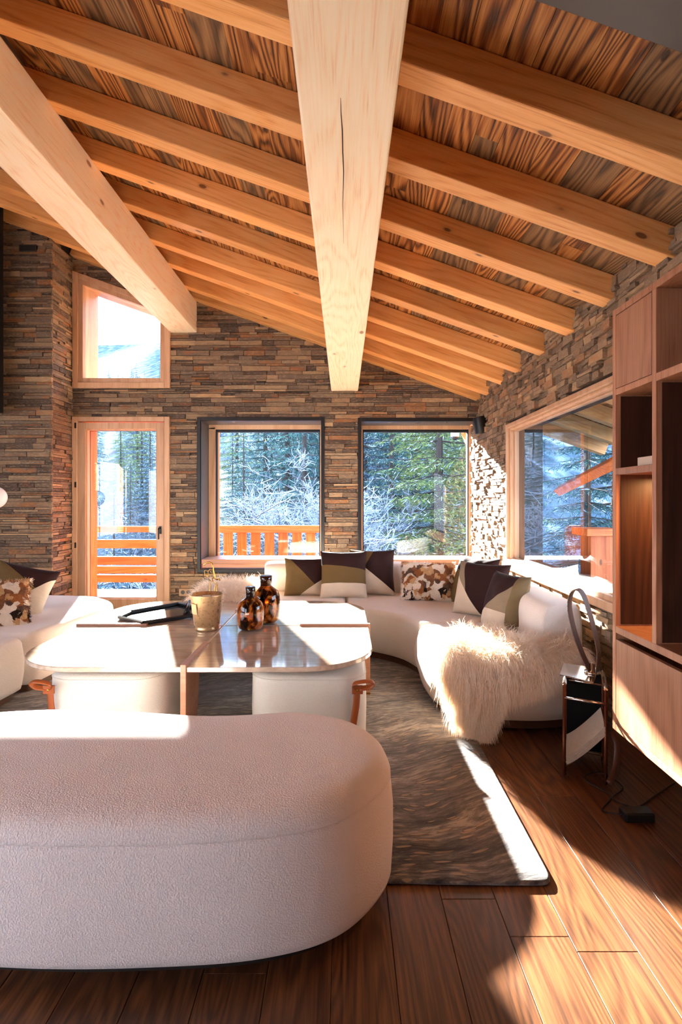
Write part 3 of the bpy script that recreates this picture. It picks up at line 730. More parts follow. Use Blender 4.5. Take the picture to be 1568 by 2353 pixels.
for (k, x, y, s) in [(2, 7.5, 8.5, .8), (0, 9.5, 12, 1.0), (2, 6.8, 5.8, .62), (0, 11, 9, 1.0), (2, 12, 15, 1.2), (0, 8.0, 16, 1.1), (2, 10.5, 5.5, .85), (0, 14, 12, 1.2), (0, 5.6, 12.5, .9), (2, 13, 7, 1.1), (0, 16, 9, 1.3)]:
    tree_at(k, x, y, s)                              # beyond the side window

# bare snow-laden trees
twig = plain('bare twigs', '#59626c', .9)
def bare(seed, h, spread, thick, levels, snowy):
    q = random.Random(seed); t = MB(); s_ = MB()
    def br(p, d, L, r, lv):
        K = 6; pts = [p]; dd = d.copy(); bend = Vector((q.uniform(-.16, .16), q.uniform(-.16, .16), .05 if lv else 0))
        for i in range(K):
            dd = (dd+bend+Vector((q.uniform(-.07, .07), q.uniform(-.07, .07), q.uniform(-.05, .05)))).normalized(); pts.append(pts[-1]+dd*L/K)
        t.tube(pts, [max(.0012, r*(1-.14*i)) for i in range(K+1)], 5 if lv < 2 else 3)
        if snowy and lv >= 1 and q.random() < snowy:
            s_.tube([v+Vector((0, 0, r*.9+.003)) for v in pts], [r*.8+.003]*K+[.002], 5 if lv < 2 else 3)
        if lv >= levels: return
        for i in range([20, 9, 6, 4, 3][lv]):
            u = q.uniform(.22, .98); a = pts[min(K-1, int(u*K))].lerp(pts[min(K, int(u*K)+1)], u*K % 1)
            ax = dd.orthogonal().normalized(); ax.rotate(Matrix.Rotation(q.uniform(0, 6.28), 3, dd)); nd = (dd*.9+ax*spread).normalized()
            br(a, nd, L*(q.uniform(.22, .36) if lv == 0 else q.uniform(.38, .6)), max(.0016, r*(.32 if lv == 0 else .5)), lv+1)
    br(Vector((0, 0, 0)), Vector((0, 0, 1)), h, thick, 0)
    return t, s_
def bare_tree(seed, px, y, ztop, snowy, label, levels=4, spread=.9, th=.5):
    x = (px-CX)*y/FPX; z0 = hill_z(x, y)-.2; h = (ztop-z0)*.72
    e = thing('bare_tree', label, 'tree', (x, y, z0)); t, s_ = bare(seed, h, spread, (.014*h+.02)*th, levels, snowy)
    t.build('branches', twig, e); 
    if snowy: s_.build('snow_cover', M['snow'], e)
    return e
bare_tree(3, 880, 12.5, 3.0, .6, 'snow-laden bare tree close outside the right-hand back window', 4, 1.1, .8)
bare_tree(9, 838, 14, 3.4, .5, 'snowy bare tree at the left edge of the right-hand back window', 4, 1.0, .8)
bare_tree(5, 585, 18, 2.6, 0, 'slim bare tree behind the balcony railing of upright boards', 4, .7)
bare_tree(6, 640, 21, 2.0, 0, 'pale bare sapling left of centre in the left-hand steel framed window', 4, .7)
bare_tree(8, 330, 19, 3.6, 0, 'bare twiggy tree seen through the glass door', 4, .8)
bare_tree(21, 520, 13, 1.0, .9, 'small snow-covered bush at the lower left of the left-hand steel framed window', 3, 1.1, 1)
#bare_tree(27, 745, 13, 3.2, .8, 'snowy bare tree at the right edge of the left-hand steel framed window', 3, 1.0, .8)
bare_tree(31, 1265, 8.4, 1.3, .8, 'small bare shrub with snow close outside the side window', 3, 1.0, .7)
# ------------------------------------------------------------------ furniture
# rug
m = MB(); ol = rounded([(-3.0, 1.70), (-1.2, 1.715), (0, 1.70), (.5, 1.69), (.64, 1.69), (.655, 1.72), (.66, 2.4), (.67, 3.0), (.66, 4.2), (.62, 4.75), (-.5, 4.8), (-2.9, 4.8), (-3.05, 4.7), (-3.05, 2.5)], .012)
slab(m, ol, [(.001, -.004), (.006, 0), (.012, -.001), (.016, -.008)]); o = m.build('rug', M['rug'], None, smooth=True)
md = o.modifiers.new('e', 'EDGE_SPLIT'); md.split_angle = .9
tag(o, 'large brown and grey streaked hide-pattern rug on the oak floor', 'rug')
RZ = .0165

# bean shaped ottoman in front
o = thing('ottoman', 'big blush bouclé kidney-shaped ottoman filling the foreground', 'ottoman', (-.6, 1.68, 0))
bean = [(.74, .07), (.73, -.08), (.60, -.255), (.40, -.335), (.1, -.362), (-.2, -.362), (-.5, -.33), (-.80, -.22), (-.96, .0), (-.95, .2), (-.78, .345), (-.5, .40), (-.22, .385), (.06, .345), (.22, .348), (.42, .375), (.60, .31), (.70, .2)]
ol = smooth_closed(bean, 10); bc = (-.08, .0)
m = MB(); slab(m, ol, [(.055, -.03), (.062, -.006), (.08, .0), (.18, .006), (.28, .006), (.345, 0), (.362, -.0035)]); m.build('body', M['boucle_pink'], o, smooth=True)
m = MB(); slab(m, ol, [(.360, -.0045), (.364, -.001), (.378, -.002), (.394, -.010), (.409, -.026), (.418, -.048), (.4225, -.075)], bc, [(.88, .425), (.72, .427), (.5, .428), (.25, .4285), (.08, .4285)]); m.build('cushion_top', M['boucle_pink'], o, smooth=True)
m = MB(); slab(m, ol, [(.0, -.07), (.056, -.07)]); m.build('plinth', plain('dark plinth', '#1c1310', .7), o)

# sofa sections
def soft(m, ol, z0, z1, r=.05, bulge=.012, c=None):
    n = 7; rings = [(z0, -.03), (z0+.012, -.006), (z0+.04, 0)]
    rings += [(z0+.04+(z1-r-z0-.04)*t, bulge*math.sin(math.pi*t)) for t in (.3, .6, .85)]
    rings += [(z1-r+r*math.sin(a), -r+r*math.cos(a)) for a in np.linspace(0, math.pi/2, 7)]
    pts = [np.array(p) for p in ol]
    slab(m, ol, rings)
def sofa_part(name, pts, z0, z1, parent, r=.042, n=8, mat='boucle', bulge=.012):
    m = MB(); ol = smooth_closed(pts, n) if n else [np.array(p) for p in pts]; soft(m, ol, z0, z1, r, bulge)
    ob = m.build(name, M[mat], parent, smooth=True); e = ob.modifiers.new('e', 'EDGE_SPLIT'); e.split_angle = 1.2; return ob
ST = .385
so_ = thing('corner_sofa', 'long curved cream bouclé sofa wrapping round the corner under the windows', 'sofa', (0, 0, 0))
# seat outlines drawn as dense control points so corners stay crisp
def path(*segs): return [p for s_ in segs for p in s_]
inner = smooth_open([(-1.15, 4.10), (-.6, 4.12), (-.1, 4.13), (.18, 4.07), (.38, 3.90), (.47, 3.72), (.50, 3.60)], 8)
def corner_round(pts, r, n=6):
    out = []; k = len(pts)
    for i in range(k):
        a, b, c_ = [np.array(pts[j % k], float) for j in (i-1, i, i+1)]
        u, v = (a-b), (c_-b); lu, lv = np.linalg.norm(u), np.linalg.norm(v); u, v = u/lu, v/lv
        ang = math.acos(max(-1, min(1, float(u@v))))
        if ang > 2.5: out.append(b); continue
        rr = min(r, lu*.45, lv*.45)
        p0, p1 = b+u*rr, b+v*rr
        for t in np.linspace(0, 1, n+1): out.append((1-t)**2*p0+2*t*(1-t)*b+t*t*p1)
    return out
left = [p for p in inner if p[0] < .02]; mid = [p for p in inner if p[0] >= .015]
A = rounded([(.018, 4.118), (.018, 4.95), (-1.0, 4.95)]+[(-1.18, 4.8), (-1.2, 4.25), (-1.12, 4.12)]+[p for p in left if -1.0 < p[0] < 0.0], .045)
sofa_part('seat_section', A, .065, ST, so_, n=0)
Bp = rounded([(.024, 4.118)]+[p for p in mid[1:]]+[(.80, 3.665), (1.2, 3.74), (1.3, 4.2), (1.1, 4.7), (.7, 4.95), (.024, 4.97)], .05)
sofa_part('seat_section', Bp, .065, ST, so_, n=0)
Cp = rounded([(.485, 3.585), (.475, 3.3), (.495, 3.05), (.56, 2.88), (.72, 2.79), (1.0, 2.765), (1.2, 2.80), (1.30, 2.95), (1.30, 3.72), (.80, 3.645)], .055)
sofa_part('seat_section', Cp, .065, ST+.004, so_, n=0, r=.05, bulge=.03)
def sweep(name, cl, half, z0, z1, r, parent, endr=.12, mat='boucle'):
    cl = [np.array(p) for p in cl]; L = [0]
    for i in range(1, len(cl)): L.append(L[-1]+np.linalg.norm(cl[i]-cl[i-1]))
    m = MB(); k = 40; vs = []
    prof = []
    for i in range(k):
        a = 2*math.pi*i/k; ca, sa = math.cos(a), math.sin(a); e = .52
        prof.append((math.copysign(abs(ca)**e, ca), math.copysign(abs(sa)**e, sa)))
    ss = list(np.concatenate([endr*(1-np.cos(np.linspace(0, math.pi/2, 10))), np.linspace(endr, L[-1]-endr, 60)[1:-1], L[-1]-endr*(1-np.cos(np.linspace(math.pi/2, 0, 10)))]))
    zc, hz = (z0+z1)/2, (z1-z0)/2
    for s_ in ss:
        i = max(0, min(len(L)-2, int(np.searchsorted(L, s_)-1))); t = (s_-L[i])/(L[i+1]-L[i]); p = cl[i]*(1-t)+cl[i+1]*t
        ia, ib = max(0, i-1), min(len(cl)-1, i+2); tg = cl[ib]-cl[ia]; tg /= np.linalg.norm(tg); nr = np.array((tg[1], -tg[0]))
        d = min(s_, L[-1]-s_); sh = 1.0 if d >= endr else math.sqrt(max(0, 1-(1-d/endr)**2))
        sh = .40+.60*sh; 
        for (a, b) in prof:
            vs.append((*(p+nr*a*half*(sh*.5+.5 if sh > .41 else .70)), zc+b*hz*(1-.16*(1-sh)) if b > 0 else zc+b*hz))
    fs = []
    nr_ = len(ss)
    for i in range(nr_-1):
        for j in range(k): fs.append((i*k+j, i*k+(j+1) % k, (i+1)*k+(j+1) % k, (i+1)*k+j))
    fs += [tuple(range(k-1, -1, -1)), tuple(range((nr_-1)*k, nr_*k))]
    m.add(vs, fs, .5); ob = m.build(name, M[mat], parent, smooth=True, recalc=True); return ob
BT = .636
cl1 = smooth_open([(-.72, 5.05), (-.2, 5.06), (.35, 5.02), (.62, 4.94)], 10)
sweep('backrest', cl1, .17, .30, BT, .1, so_)
cl2 = smooth_open([(.55, 4.96), (.82, 4.82), (1.06, 4.57), (1.17, 4.2), (1.205, 3.85), (1.215, 3.5), (1.205, 3.0)], 10)
sweep('backrest', cl2, .14, .25, BT, .1, so_, endr=.16)
pl = plain('brown sofa plinth', '#5a3a26', .6)
for q_, rr in ((A, .04), (Bp, .04), (Cp, .05)):
    m = MB(); pts = [np.array(p) for p in q_]
    if area2(pts) < 0: pts = pts[::-1]
    slab(m, pts, [(.018, -rr), (.07, -rr)]); m.build('plinth', pl, so_)

# left sofa, mirrored curve, mostly outside the view
s2 = thing('corner_sofa', 'cream bouclé sofa end cut off at the left edge below the stone wall', 'sofa', (0, 0, 0))
A2 = rounded([(-1.90, 3.31), (-1.86, 3.75), (-1.80, 4.1), (-1.86, 4.42), (-2.1, 4.66), (-2.45, 4.72), (-3.4, 4.75), (-3.4, 3.31)], .06)
sofa_part('seat_section', A2, .065, ST, s2, n=0, r=.05)
B2 = rounded([(-1.91, 3.295), (-1.935, 2.9), (-1.97, 2.4), (-2.3, 2.1), (-3.4, 2.1), (-3.4, 3.295)], .06)
sofa_part('seat_section', B2, .065, ST-.004, s2, n=0, r=.05)
sweep('backrest', [(-3.45, 4.6), (-3.45, 2.2)], .17, .3, BT, .1, s2)
for q_ in (A2, B2):
    m = MB(); pts = [np.array(p) for p in q_]
    if area2(pts) < 0: pts = pts[::-1]
    slab(m, pts, [(.018, -.05), (.07, -.05)]); m.build('plinth', pl, s2)

# coffee table
TX, TY, TZ = -.735, 3.33, .42
t = thing('coffee_table', 'large low coffee table in four polished stone quadrants with rounded corners', 'coffee table', (TX, TY, 0))
hx, hy = .885, .83
for sx_, sy_ in ((-1, -1), (1, -1), (-1, 1), (1, 1)):
    g = .006; x0, x1, y0, y1 = g, hx, g, hy; r = .36
    pts = [(x0, y0), (x1, y0)]+[(x1-r+r*math.cos(a), y1-r+r*math.sin(a)) for a in np.linspace(0, math.pi/2, 14)]+[(x0, y1)]
    pts = [np.array((px_*sx_, py_*sy_)) for px_, py_ in pts]
    m = MB(); slab(m, pts, [(TZ-.024, -.003), (TZ-.020, 0), (TZ-.003, 0), (TZ, -.003)]); m.build('stone_top', M['travertine'], t, recalc=True)
m = MB(); m.box(-hx+.03, hx-.03, -.0055, .0055, TZ-.02, TZ-.004); m.box(-.0055, .0055, -hy+.03, hy-.03, TZ-.02, TZ-.004); m.build('joint_strip', plain('pale joint', '#efe7dd', .4), t)
def leg(dx, dy):                                     # panel leg reaching in from each side, its edge standing proud of the top
    m = MB(); L = .42 if dy else .43; w = .013; far = hx+.012 if dx else hy+.012
    pr = [(far, .0), (far, TZ+.014), (far-L, TZ+.014), (far-L, TZ-.03), (far-.24, TZ-.03), (far-.22, .22), (far-.16, .02), (far-.155, 0)]
    pr = [(a*(dx or dy), b) for a, b in pr]
    m.prism(pr, -w, w, 'y' if dx else 'x'); ob = m.build('panel_leg', M['copper_wood'], t, bevel=.002, recalc=True)
    m = MB(); a0, a1 = sorted(((far+.001)*(dx or dy), (far-.156)*(dx or dy)))
    if dx: m.box(a0, a1, -w-.001, w+.001, .0, .016)
    else: m.box(-w-.001, w+.001, a0, a1, .0, .016)
    m.build('brass_foot', M['brass'], ob)
for a in ((1, 0), (-1, 0), (0, 1), (0, -1)): leg(*a)
t.location.z = RZ-.003

# poufs tucked under the table
def pouf(cx, cy, rz, label, sx_=.56, sy_=.52, strap=True):
    p = thing('pouf', label, 'pouf', (cx, cy, RZ), rz, 'felt poufs under the coffee table')
    ol = rect_round(-sx_/2, sx_/2, -sy_/2, sy_/2, .13, 8)
    m = MB(); slab(m, ol, [(.0, -.03), (.012, -.006), (.04, 0), (.18, .003), (.325, 0), (.342, -.006), (.352, -.02), (.357, -.045)]); m.build('body', M['felt'], p, smooth=True).modifiers.new('e', 'EDGE_SPLIT').split_angle = 1.2
    m = MB(); slab(m, ol, [(.333, .0), (.3345, .0022), (.336, 0)]); m.build('seam', M['felt'], p, smooth=True)
    if strap:
        s_ = strap; x = s_*(sx_/2); y = -sy_/2
        m = MB(); xo = x-s_*.045; pts = [(xo, y+.004, .31), (xo-s_*.004, y-.012, .24), (xo-s_*.02, y-.010, .12), (xo-s_*.02, y-.004, .03)]
        pts = smooth_open([(xo, y-.006, .312), (xo-s_*.006, y-.007, .22), (xo-s_*.02, y-.006, .12), (xo-s_*.02, y-.004, .01)], 5)
        m.tube(pts, .016, 8, flat=.25)
        lp = smooth_open([(xo, y-.01, .30), (xo-s_*.02, y-.04, .33), (xo+s_*.03, y-.05, .345), (xo+s_*.075, y-.03, .335), (xo+s_*.06, y-.02, .31), (xo+s_*.01, y-.015, .30)], 6)
        m.tube(lp, .014, 8, flat=.25); st = m.build('leather_strap', M['leather'], p, smooth=True)
        m = MB(); m.box(xo-.026, xo+.026, y-.022, y-.008, .275, .315); m.build('buckle_tab', M['leather'], st, bevel=.003)
        m = MB(); m.lathe([(.006, 0), (.004, .003), (.001, .004)], n=12); bb = m.build('rivet', M['brass'], st); bb.location = (xo, y-.022, .295); bb.rotation_euler = (math.pi/2, 0, 0)
    return p
pouf(-1.15, 2.83, 0, 'pale felt pouf under the near left quadrant of the stone table, tan strap at left', strap=-1)
pouf(-.17, 2.83, 0, 'pale felt pouf under the near right quadrant of the stone table, tan strap at right', strap=1)
pouf(-1.30, 3.80, 0, 'pale felt pouf under the far left quadrant of the stone table', strap=None)
pouf(-.17, 3.80, 0, 'pale felt pouf under the far right quadrant of the stone table, hidden in shade', strap=None)

# ------------------------------------------------------------------ cushions
PLUM, OLIVE, BEIGE, TAUPE = '#2f1614', '#6d5530', '#d3bfa8', '#8f7d66'
def cushion(name, label, mat, w, h, th, loc, rx=1.35, rz=0, ry=0, sag=.0):
    n = 22; vs = []; idx = {}
    def pt(i, j, s_):
        u, v = -1+2*i/n, -1+2*j/n
        x = w/2*u*(1-.07*(1-v*v)*abs(u)**2); y = h/2*v*(1-.07*(1-u*u)*abs(v)**2)
        t = ((1-abs(u)**2.6)*(1-abs(v)**2.6))**.5
        y -= sag*(v > 0)*v*(1-u*u)*h*.5
        wr = .006*math.sin(7*u+3*v+s_)*math.sin(5*v-2*u)*t
        return (x, y, s_*(t*th/2+.003)+wr)
    m = MB(); k = n+1
    for s_ in (1, -1): vs += [pt(i, j, s_) for j in range(k) for i in range(k)]
    fs = []
    for j in range(n):
        for i in range(n):
            a = j*k+i; fs.append((a, a+1, a+k+1, a+k)); b = k*k+a; fs.append((b, b+k, b+k+1, b+1))
    bd = [i for i in range(k)]+[j*k+n for j in range(1, k)]+[n*k+i for i in range(n-1, -1, -1)]+[j*k for j in range(n-1, 0, -1)]
    for q_ in range(len(bd)):
        a, b = bd[q_], bd[(q_+1) % len(bd)]; fs.append((a, a+k*k, b+k*k, b))
    m.add(vs, fs, .5); o = m.build(name, mat, None, smooth=True)
    o.matrix_basis = Matrix.Translation(loc) @ Matrix.Rotation(rz, 4, 'Z') @ Matrix.Rotation(rx, 4, 'X') @ Matrix.Rotation(ry, 4, 'Z')
    tag(o, label, 'cushion'); return o
def at(x, y, h, rx=1.35): return (x, y, ST+h/2*math.sin(rx)+.01)
CG = 'velvet colour-block cushions'
c = cushion('cushion', 'leftmost velvet cushion on the curved sofa, olive left half, plum corner and beige triangle', panels('cushion olive plum beige', PLUM, [(-1, -.95, -.01, OLIVE), (1, -1.5, .19, BEIGE)]), .37, .34, .13, at(-.33, 4.72, .29), 1.25, .05)
m = None
cushion('cushion', 'front velvet cushion in the middle of the back row, plum top, olive band, beige base', panels('cushion banded', OLIVE, [(.12, 1, .055, PLUM), (0, -1, .085, BEIGE)]), .40, .41, .15, at(-.0, 4.62, .36), 1.22, .0)
cushion('cushion', 'dark plum velvet cushion with beige and olive triangles, right of the banded one', panels('cushion plum triangles', PLUM, [(-1, -1.25, .02, BEIGE), (-1.45, .8, .12, OLIVE)]), .40, .40, .15, at(.245, 4.73, .37), 1.3, -.05)
cushion('cushion', 'olive and plum velvet cushion half hidden behind the patchwork fur one', panels('cushion olive back', OLIVE, [(.3, 1, .03, PLUM)]), .40, .40, .14, at(1.03, 4.30, .34), 1.2, -.95)
cushion('cushion', 'large plum velvet cushion with taupe and beige side panels leaning on the side backrest', panels('cushion plum side', PLUM, [(-1, -.26, .09, TAUPE), (-1.2, -1, .13, BEIGE)]), .40, .39, .15, at(.98, 3.88, .35), 1.25, -.75)
cushion('cushion', 'slim cushion nearest the sheepskin, beige foot, taupe body and plum corner', panels('cushion taupe', TAUPE, [(0, -1, .07, BEIGE), (-.8, 1, .02, PLUM), (1, .0, .11, '#7d6a4c')]), .36, .38, .15, at(1.04, 3.50, .31), 1.25, -1.22)
cushion('cushion', 'olive, plum and beige velvet cushion leaning at the left edge of the view', panels('cushion left sofa', OLIVE, [(.55, 1, .10, PLUM), (1, -.8, .10, BEIGE)]), .44, .42, .15, (-2.38, 3.98, ST+.145), 1.05, .25, -.25)

def strands(m, roots, normals, lens, rad, seg=4, grav=.5, curl=.3, seed=1, widthdir=None):
    rg = np.random.default_rng(seed); n = len(roots); p = np.array(roots); d = np.array(normals)+rg.normal(0, .35, (n, 3)); d /= np.linalg.norm(d, axis=1)[:, None]
    side = np.cross(d, rg.normal(0, 1, (n, 3))); side /= np.linalg.norm(side, axis=1)[:, None]+1e-9
    L = np.array(lens)[:, None]/seg; b0 = len(m.v); vs = []; ph = 3.2*np.sin(p[:, 0]*31+2*np.sin(p[:, 1]*23))+3.1*np.sin(p[:, 1]*27+p[:, 2]*33)+rg.uniform(0, 1.4, n)
    for k in range(seg+1):
        w = rad*(1-.85*k/seg); vs.append(p-side*w); vs.append(p+side*w)
        cu = np.stack([np.cos(ph+k*1.6), np.sin(ph*1.7+k*1.4), 0*ph], 1)*curl
        d = d+cu*.6+np.array([0, 0, -grav]); d /= np.linalg.norm(d, axis=1)[:, None]; p = p+d*L
    V = np.stack(vs, 1).reshape(-1, 3); q_ = 2*(seg+1); rn = rg.uniform(0, 1, n)
    m.v += [tuple(v) for v in V.tolist()]
    for i in range(n):
        b = b0+i*q_
        for k in range(seg): m.f.append((b+2*k, b+2*k+1, b+2*k+3, b+2*k+2)); m.r.append(float(rn[i])); m.m.append(0)
# patchwork fur cushions
def fur_cushion(label, w, h, th, loc, rx, rz, seed):
    o = cushion('fur_cushion', label, M['patch'], w, h, th, loc, rx, rz)
    rg = np.random.default_rng(seed); me = o.data; N_ = 9000; vs = [v.co for v in me.vertices]; rt, nm = [], []
    F_ = [f for f in me.polygons]
    for _ in range(N_):
        f = F_[int(rg.integers(len(F_)))]; a, b = rg.uniform(0, 1, 2); c_ = [vs[i] for i in f.vertices]; 
        p = (c_[0]*(1-a)+c_[1]*a)*(1-b)+(c_[3]*(1-a)+c_[2]*a)*b; rt.append(tuple(p)); nm.append((f.normal.x*.6+.1, f.normal.y*.6-.55, f.normal.z*.6))
    mm = MB(); strands(mm, rt, nm, rg.uniform(.012, .026, N_), .0016, 2, 0, .2, seed); ob = mm.build('fur_pile', M['patch'], o); return o
fur_cushion('patchwork fur cushion in brown, white and caramel on the curved sofa', .45, .34, .14, (.70, 4.50, ST+.145), 1.1, -.18, 3)
fur_cushion('patchwork fur cushion cut off by the left edge of the view', .40, .36, .14, (-2.30, 3.60, ST+.12), 1.0, .5, 4)

# sheepskin over the chaise end
def throw(name, label, surf, nu, nv, count, lmin, lmax, seed, outward, grav=.35):
    m = MB(); vs = [surf(i/nu, j/nv) for j in range(nv+1) for i in range(nu+1)]; k = nu+1
    m.add(vs, [(j*k+i, j*k+i+1, (j+1)*k+i+1, (j+1)*k+i) for j in range(nv) for i in range(nu)], .3)
    rg = np.random.default_rng(seed); rt, nm, ln = [], [], []
    for _ in range(count):
        u, v = rg.uniform(0, 1, 2); p = Vector(surf(u, v)); e = .01
        a = Vector(surf(min(1, u+e), v))-Vector(surf(max(0, u-e), v)); b = Vector(surf(u, min(1, v+e)))-Vector(surf(u, max(0, v-e)))
        nn = a.cross(b); nn = nn.normalized() if nn.length > 1e-9 else Vector((0, 0, 1))
        o_ = Vector(outward(u, v, p))
        if nn.dot(o_+Vector((0, 0, .3))) < 0: nn = -nn
        rt.append(tuple(p)); nm.append(tuple(nn*.55+o_*.7)); ln.append(rg.uniform(lmin, lmax)*(1.0 if 0.03 < u < .97 else 1.15))
    strands(m, rt, nm, ln, .0021, 5, grav, .42, seed)
    o = m.build(name, M['fur'], None, smooth=False); tag(o, label, 'throw'); return o
def chaise(u, v):
    # v runs from the far edge on the seat to the hanging hem; u from the left side of the chaise to the right
    x = .53+.69*u+(.03*math.sin(9*v+2*u))
    yf = 2.93+.36*math.sin(math.pi*u**.8)+.02*math.sin(9*u); yf = yf if u < .5 else min(yf, 3.28-.55*min(1, (u-.5)/.14)*.6+0*u); yf = max(yf, 2.93)                # far edge on the seat
    ye = 2.745+.03*(2*u-1)**2+(.22 if u < .5 else .10)*max(0, (abs(u-.45)-.32))*1.0   # where the seat ends
    hang = .05+.27*math.exp(-((u-.18)/.16)**2)+.09*(1-u)
    top = yf-ye; tot = top+hang; s_ = v*tot; r = .07
    zt = ST+.014+.012*math.sin(11*u+5*v)+.016*math.sin(math.pi*min(1, s_/top))
    if s_ < top-r: return (x, yf-s_, zt)
    a = (s_-(top-r))/r
    if a < math.pi/2: return (x, ye+r-r*math.sin(a)-.0, zt-r+r*math.cos(a))
    return (x+.02*math.sin(6*u), ye-.012-.02*math.sin(min(1, (a-1.57)/3)*3), max(.03, zt-r-(s_-(top-r)-r*math.pi/2)))
throw('sheepskin', 'long-haired cream sheepskin draped over the near end of the curved sofa', chaise, 60, 50, 46000, .07, .125, 5,
      lambda u, v, p: Vector(((u-.45)*(.9 if u < .5 else .3), -.9 if v > .35 else -.35, .25 if v < .5 else -.2)), .42)
def lefts(u, v):
    x = -1.27+.60*u; y = 4.75-.72*v; z = ST+.05+.05*math.sin(u*2.6+.3)*math.sin(math.pi*min(1, v*1.1))+.03*u
    if v > .85: z -= (v-.85)*1.1; y += (v-.85)*.4
    if u < .2: z -= (.2-u)*.9
    return (x, y, z)
throw('sheepskin', 'white sheepskin on the far left end of the curved sofa, behind the candle jar', lefts, 20, 20, 9000, .07, .12, 8, lambda u, v, p: Vector(((u-.5), -.5, .5)), .3)

# ------------------------------------------------------------------ things on the coffee table
TT = TZ+RZ-.003
def onT(px, py): 
    q_ = PZ(px, py, TT); return q_
p = onT(576, 1447)
o = thing('vase', 'smaller dark tortoiseshell glass bottle vase in front on the stone table', 'vase', (p.x, p.y, TT))
def bottle(R_, H_, nr, nh, mat, o, mouth):
    pr = [(R_*.30, 0), (R_*.66, .004), (R_*.86, H_*.07), (R_*.96, H_*.18), (R_, H_*.36), (R_, H_*.55), (R_*.965, H_*.70), (R_*.85, H_*.81), (R_*.58, H_*.89), (nr*1.1, H_*.935), (nr, H_*.96), (nr, H_+nh*.8), (nr*1.08, H_+nh), (nr*.8, H_+nh), (nr*.78, H_*.95), (R_*.9, H_*.6), (R_*.9, H_*.3), (R_*.6, .02)]
    m = MB(); m.lathe(pr, n=40); b = m.build('body', mat, o, smooth=True)
    m = MB(); m.lathe([(nr*1.06, H_*.955), (nr*1.08, H_+nh*.5), (nr*1.14, H_+nh*.95), (nr*1.0, H_+nh*1.02), (nr*.8, H_+nh)], n=32); m.build('neck', mouth, o, smooth=True)
bottle(.080, .205, .026, .05, M['tortoise_red'], o, plain('black glass', '#1d1210', .08))
p = onT(610, 1433)
o = thing('vase', 'taller amber tortoiseshell glass bottle vase standing behind the dark one', 'vase', (p.x, p.y+.03, TT))
bottle(.088, .245, .034, .05, M['tortoise_amber'], o, plain('dark amber glass', '#2c0e04', .08))
p = onT(476, 1446)
o = thing('candle', 'gold mercury glass candle jar on the stone table', 'candle', (p.x, p.y, TT))
m = MB(); m.lathe([(.066, 0), (.070, .004), (.070, .016), (.066, .022), (.074, .03), (.098, .205), (.1, .212), (.095, .212), (.072, .05)], n=44); m.build('glass_jar', M['mercury'], o, smooth=True, bevel=0)
m = MB(); m.lathe([(.07, .05), (.0925, .19), (.05, .193)], n=40); m.build('wax', plain('white wax', '#f4ead8', .5), o, smooth=True)
m = MB(); a0 = math.radians(-122); 
m.box(-.022, .022, -.002, .001, .105, .165, Matrix.Rotation(math.radians(-38), 4, 'Z') @ Matrix.Translation((0, -.0735, 0)) @ Matrix.Rotation(math.radians(7.5), 4, 'X')); m.build('paper_label', plain('gold paper label', '#d9b27e', .5), o)
m = MB(); [m.tube([(x, y, .19), (x, y, .2)], .002, 6) for x, y in ((.02, .02), (-.03, .0))]; m.build('wick', M['rubber'], o)
# dark hexagonal tray with rod handles
q1, q2, q3, q4, q5, q6 = [onT(*a) for a in ((274, 1424), (330, 1437), (442, 1420), (446, 1400), (410, 1392), (300, 1412))]
hexp = [(v.x, v.y) for v in (q1, q2, q3, q4, q5, q6)]; cxh = sum(a for a, b in hexp)/6; cyh = sum(b for a, b in hexp)/6
o = thing('tray', 'low dark polygonal tray with a glossy picture base, left on the stone table', 'tray', (cxh, cyh, TT))
hp = [np.array((a-cxh, b-cyh)) for a, b in hexp]
m = MB(); slab(m, hp, [(0, 0), (.006, 0)]); m.build('tray_base', plain('glossy dark print', '#34383c', .12), o, recalc=True)
m = MB()
for i in range(6):
    a, b = hp[i], hp[(i+1) % 6]; m.tube([(a[0], a[1], .016), (b[0], b[1], .016)], .012, 6)
m.build('rim', M['black'], o)
m = MB(); a, b = hp[2], hp[3]; m.tube([(a[0]-.05, a[1], .02), (a[0]-.03, a[1], .055), (b[0]-.03, b[1], .055), (b[0]-.05, b[1], .02)], .012, 8); m.build('handle', M['black'], o, smooth=True)
# brass wire figure
o = thing('wire_sculpture', 'slender brass wire figure standing behind the candle jar', 'sculpture', (P(487, 1400, 3.6).x, 3.6, TT))
def wl2(pts, r=.0028): 
    return [tuple(P(a, b, 3.6+dz)-Vector(o.location)) for a, b, dz in pts], r
m = MB()
for pts, r in [wl2([(468, 1299, 0), (473, 1294, 0), (480, 1292, 0), (487, 1295, 0), (490, 1303, 0), (491, 1312, 0), (493, 1322, 0), (495, 1330, 0)], .0045),
               wl2([(495, 1330, 0), (499, 1332, .01), (503, 1330, 0), (506, 1334, 0)], .005), wl2([(492, 1326, 0), (488, 1332, .01), (491, 1338, 0), (497, 1340, -.01), (499, 1346, 0), (494, 1350, 0), (495, 1362, 0)]),
               wl2([(498, 1338, 0), (498, 1350, 0), (498, 1400, 0)]), wl2([(482, 1332, 0), (482, 1360, 0), (482, 1402, 0)], .002), wl2([(482, 1332, 0), (486, 1336, 0), (492, 1334, 0)], .002),
               wl2([(490, 1309, 0), (483, 1308, 0), (479, 1312, 0), (471, 1311, 0), (471, 1318, 0), (478, 1319, 0), (478, 1311, 0)], .002), wl2([(471, 1320, 0), (477, 1321, 0), (476, 1326, 0), (473, 1323, 0)], .002),
               wl2([(486, 1310, .01), (484, 1314, .02), (489, 1317, .01), (492, 1313, 0)], .002)]:
    m.tube(smooth_open(pts, 5), r, 7)
m.build('wire', M['brass'], o, smooth=True)
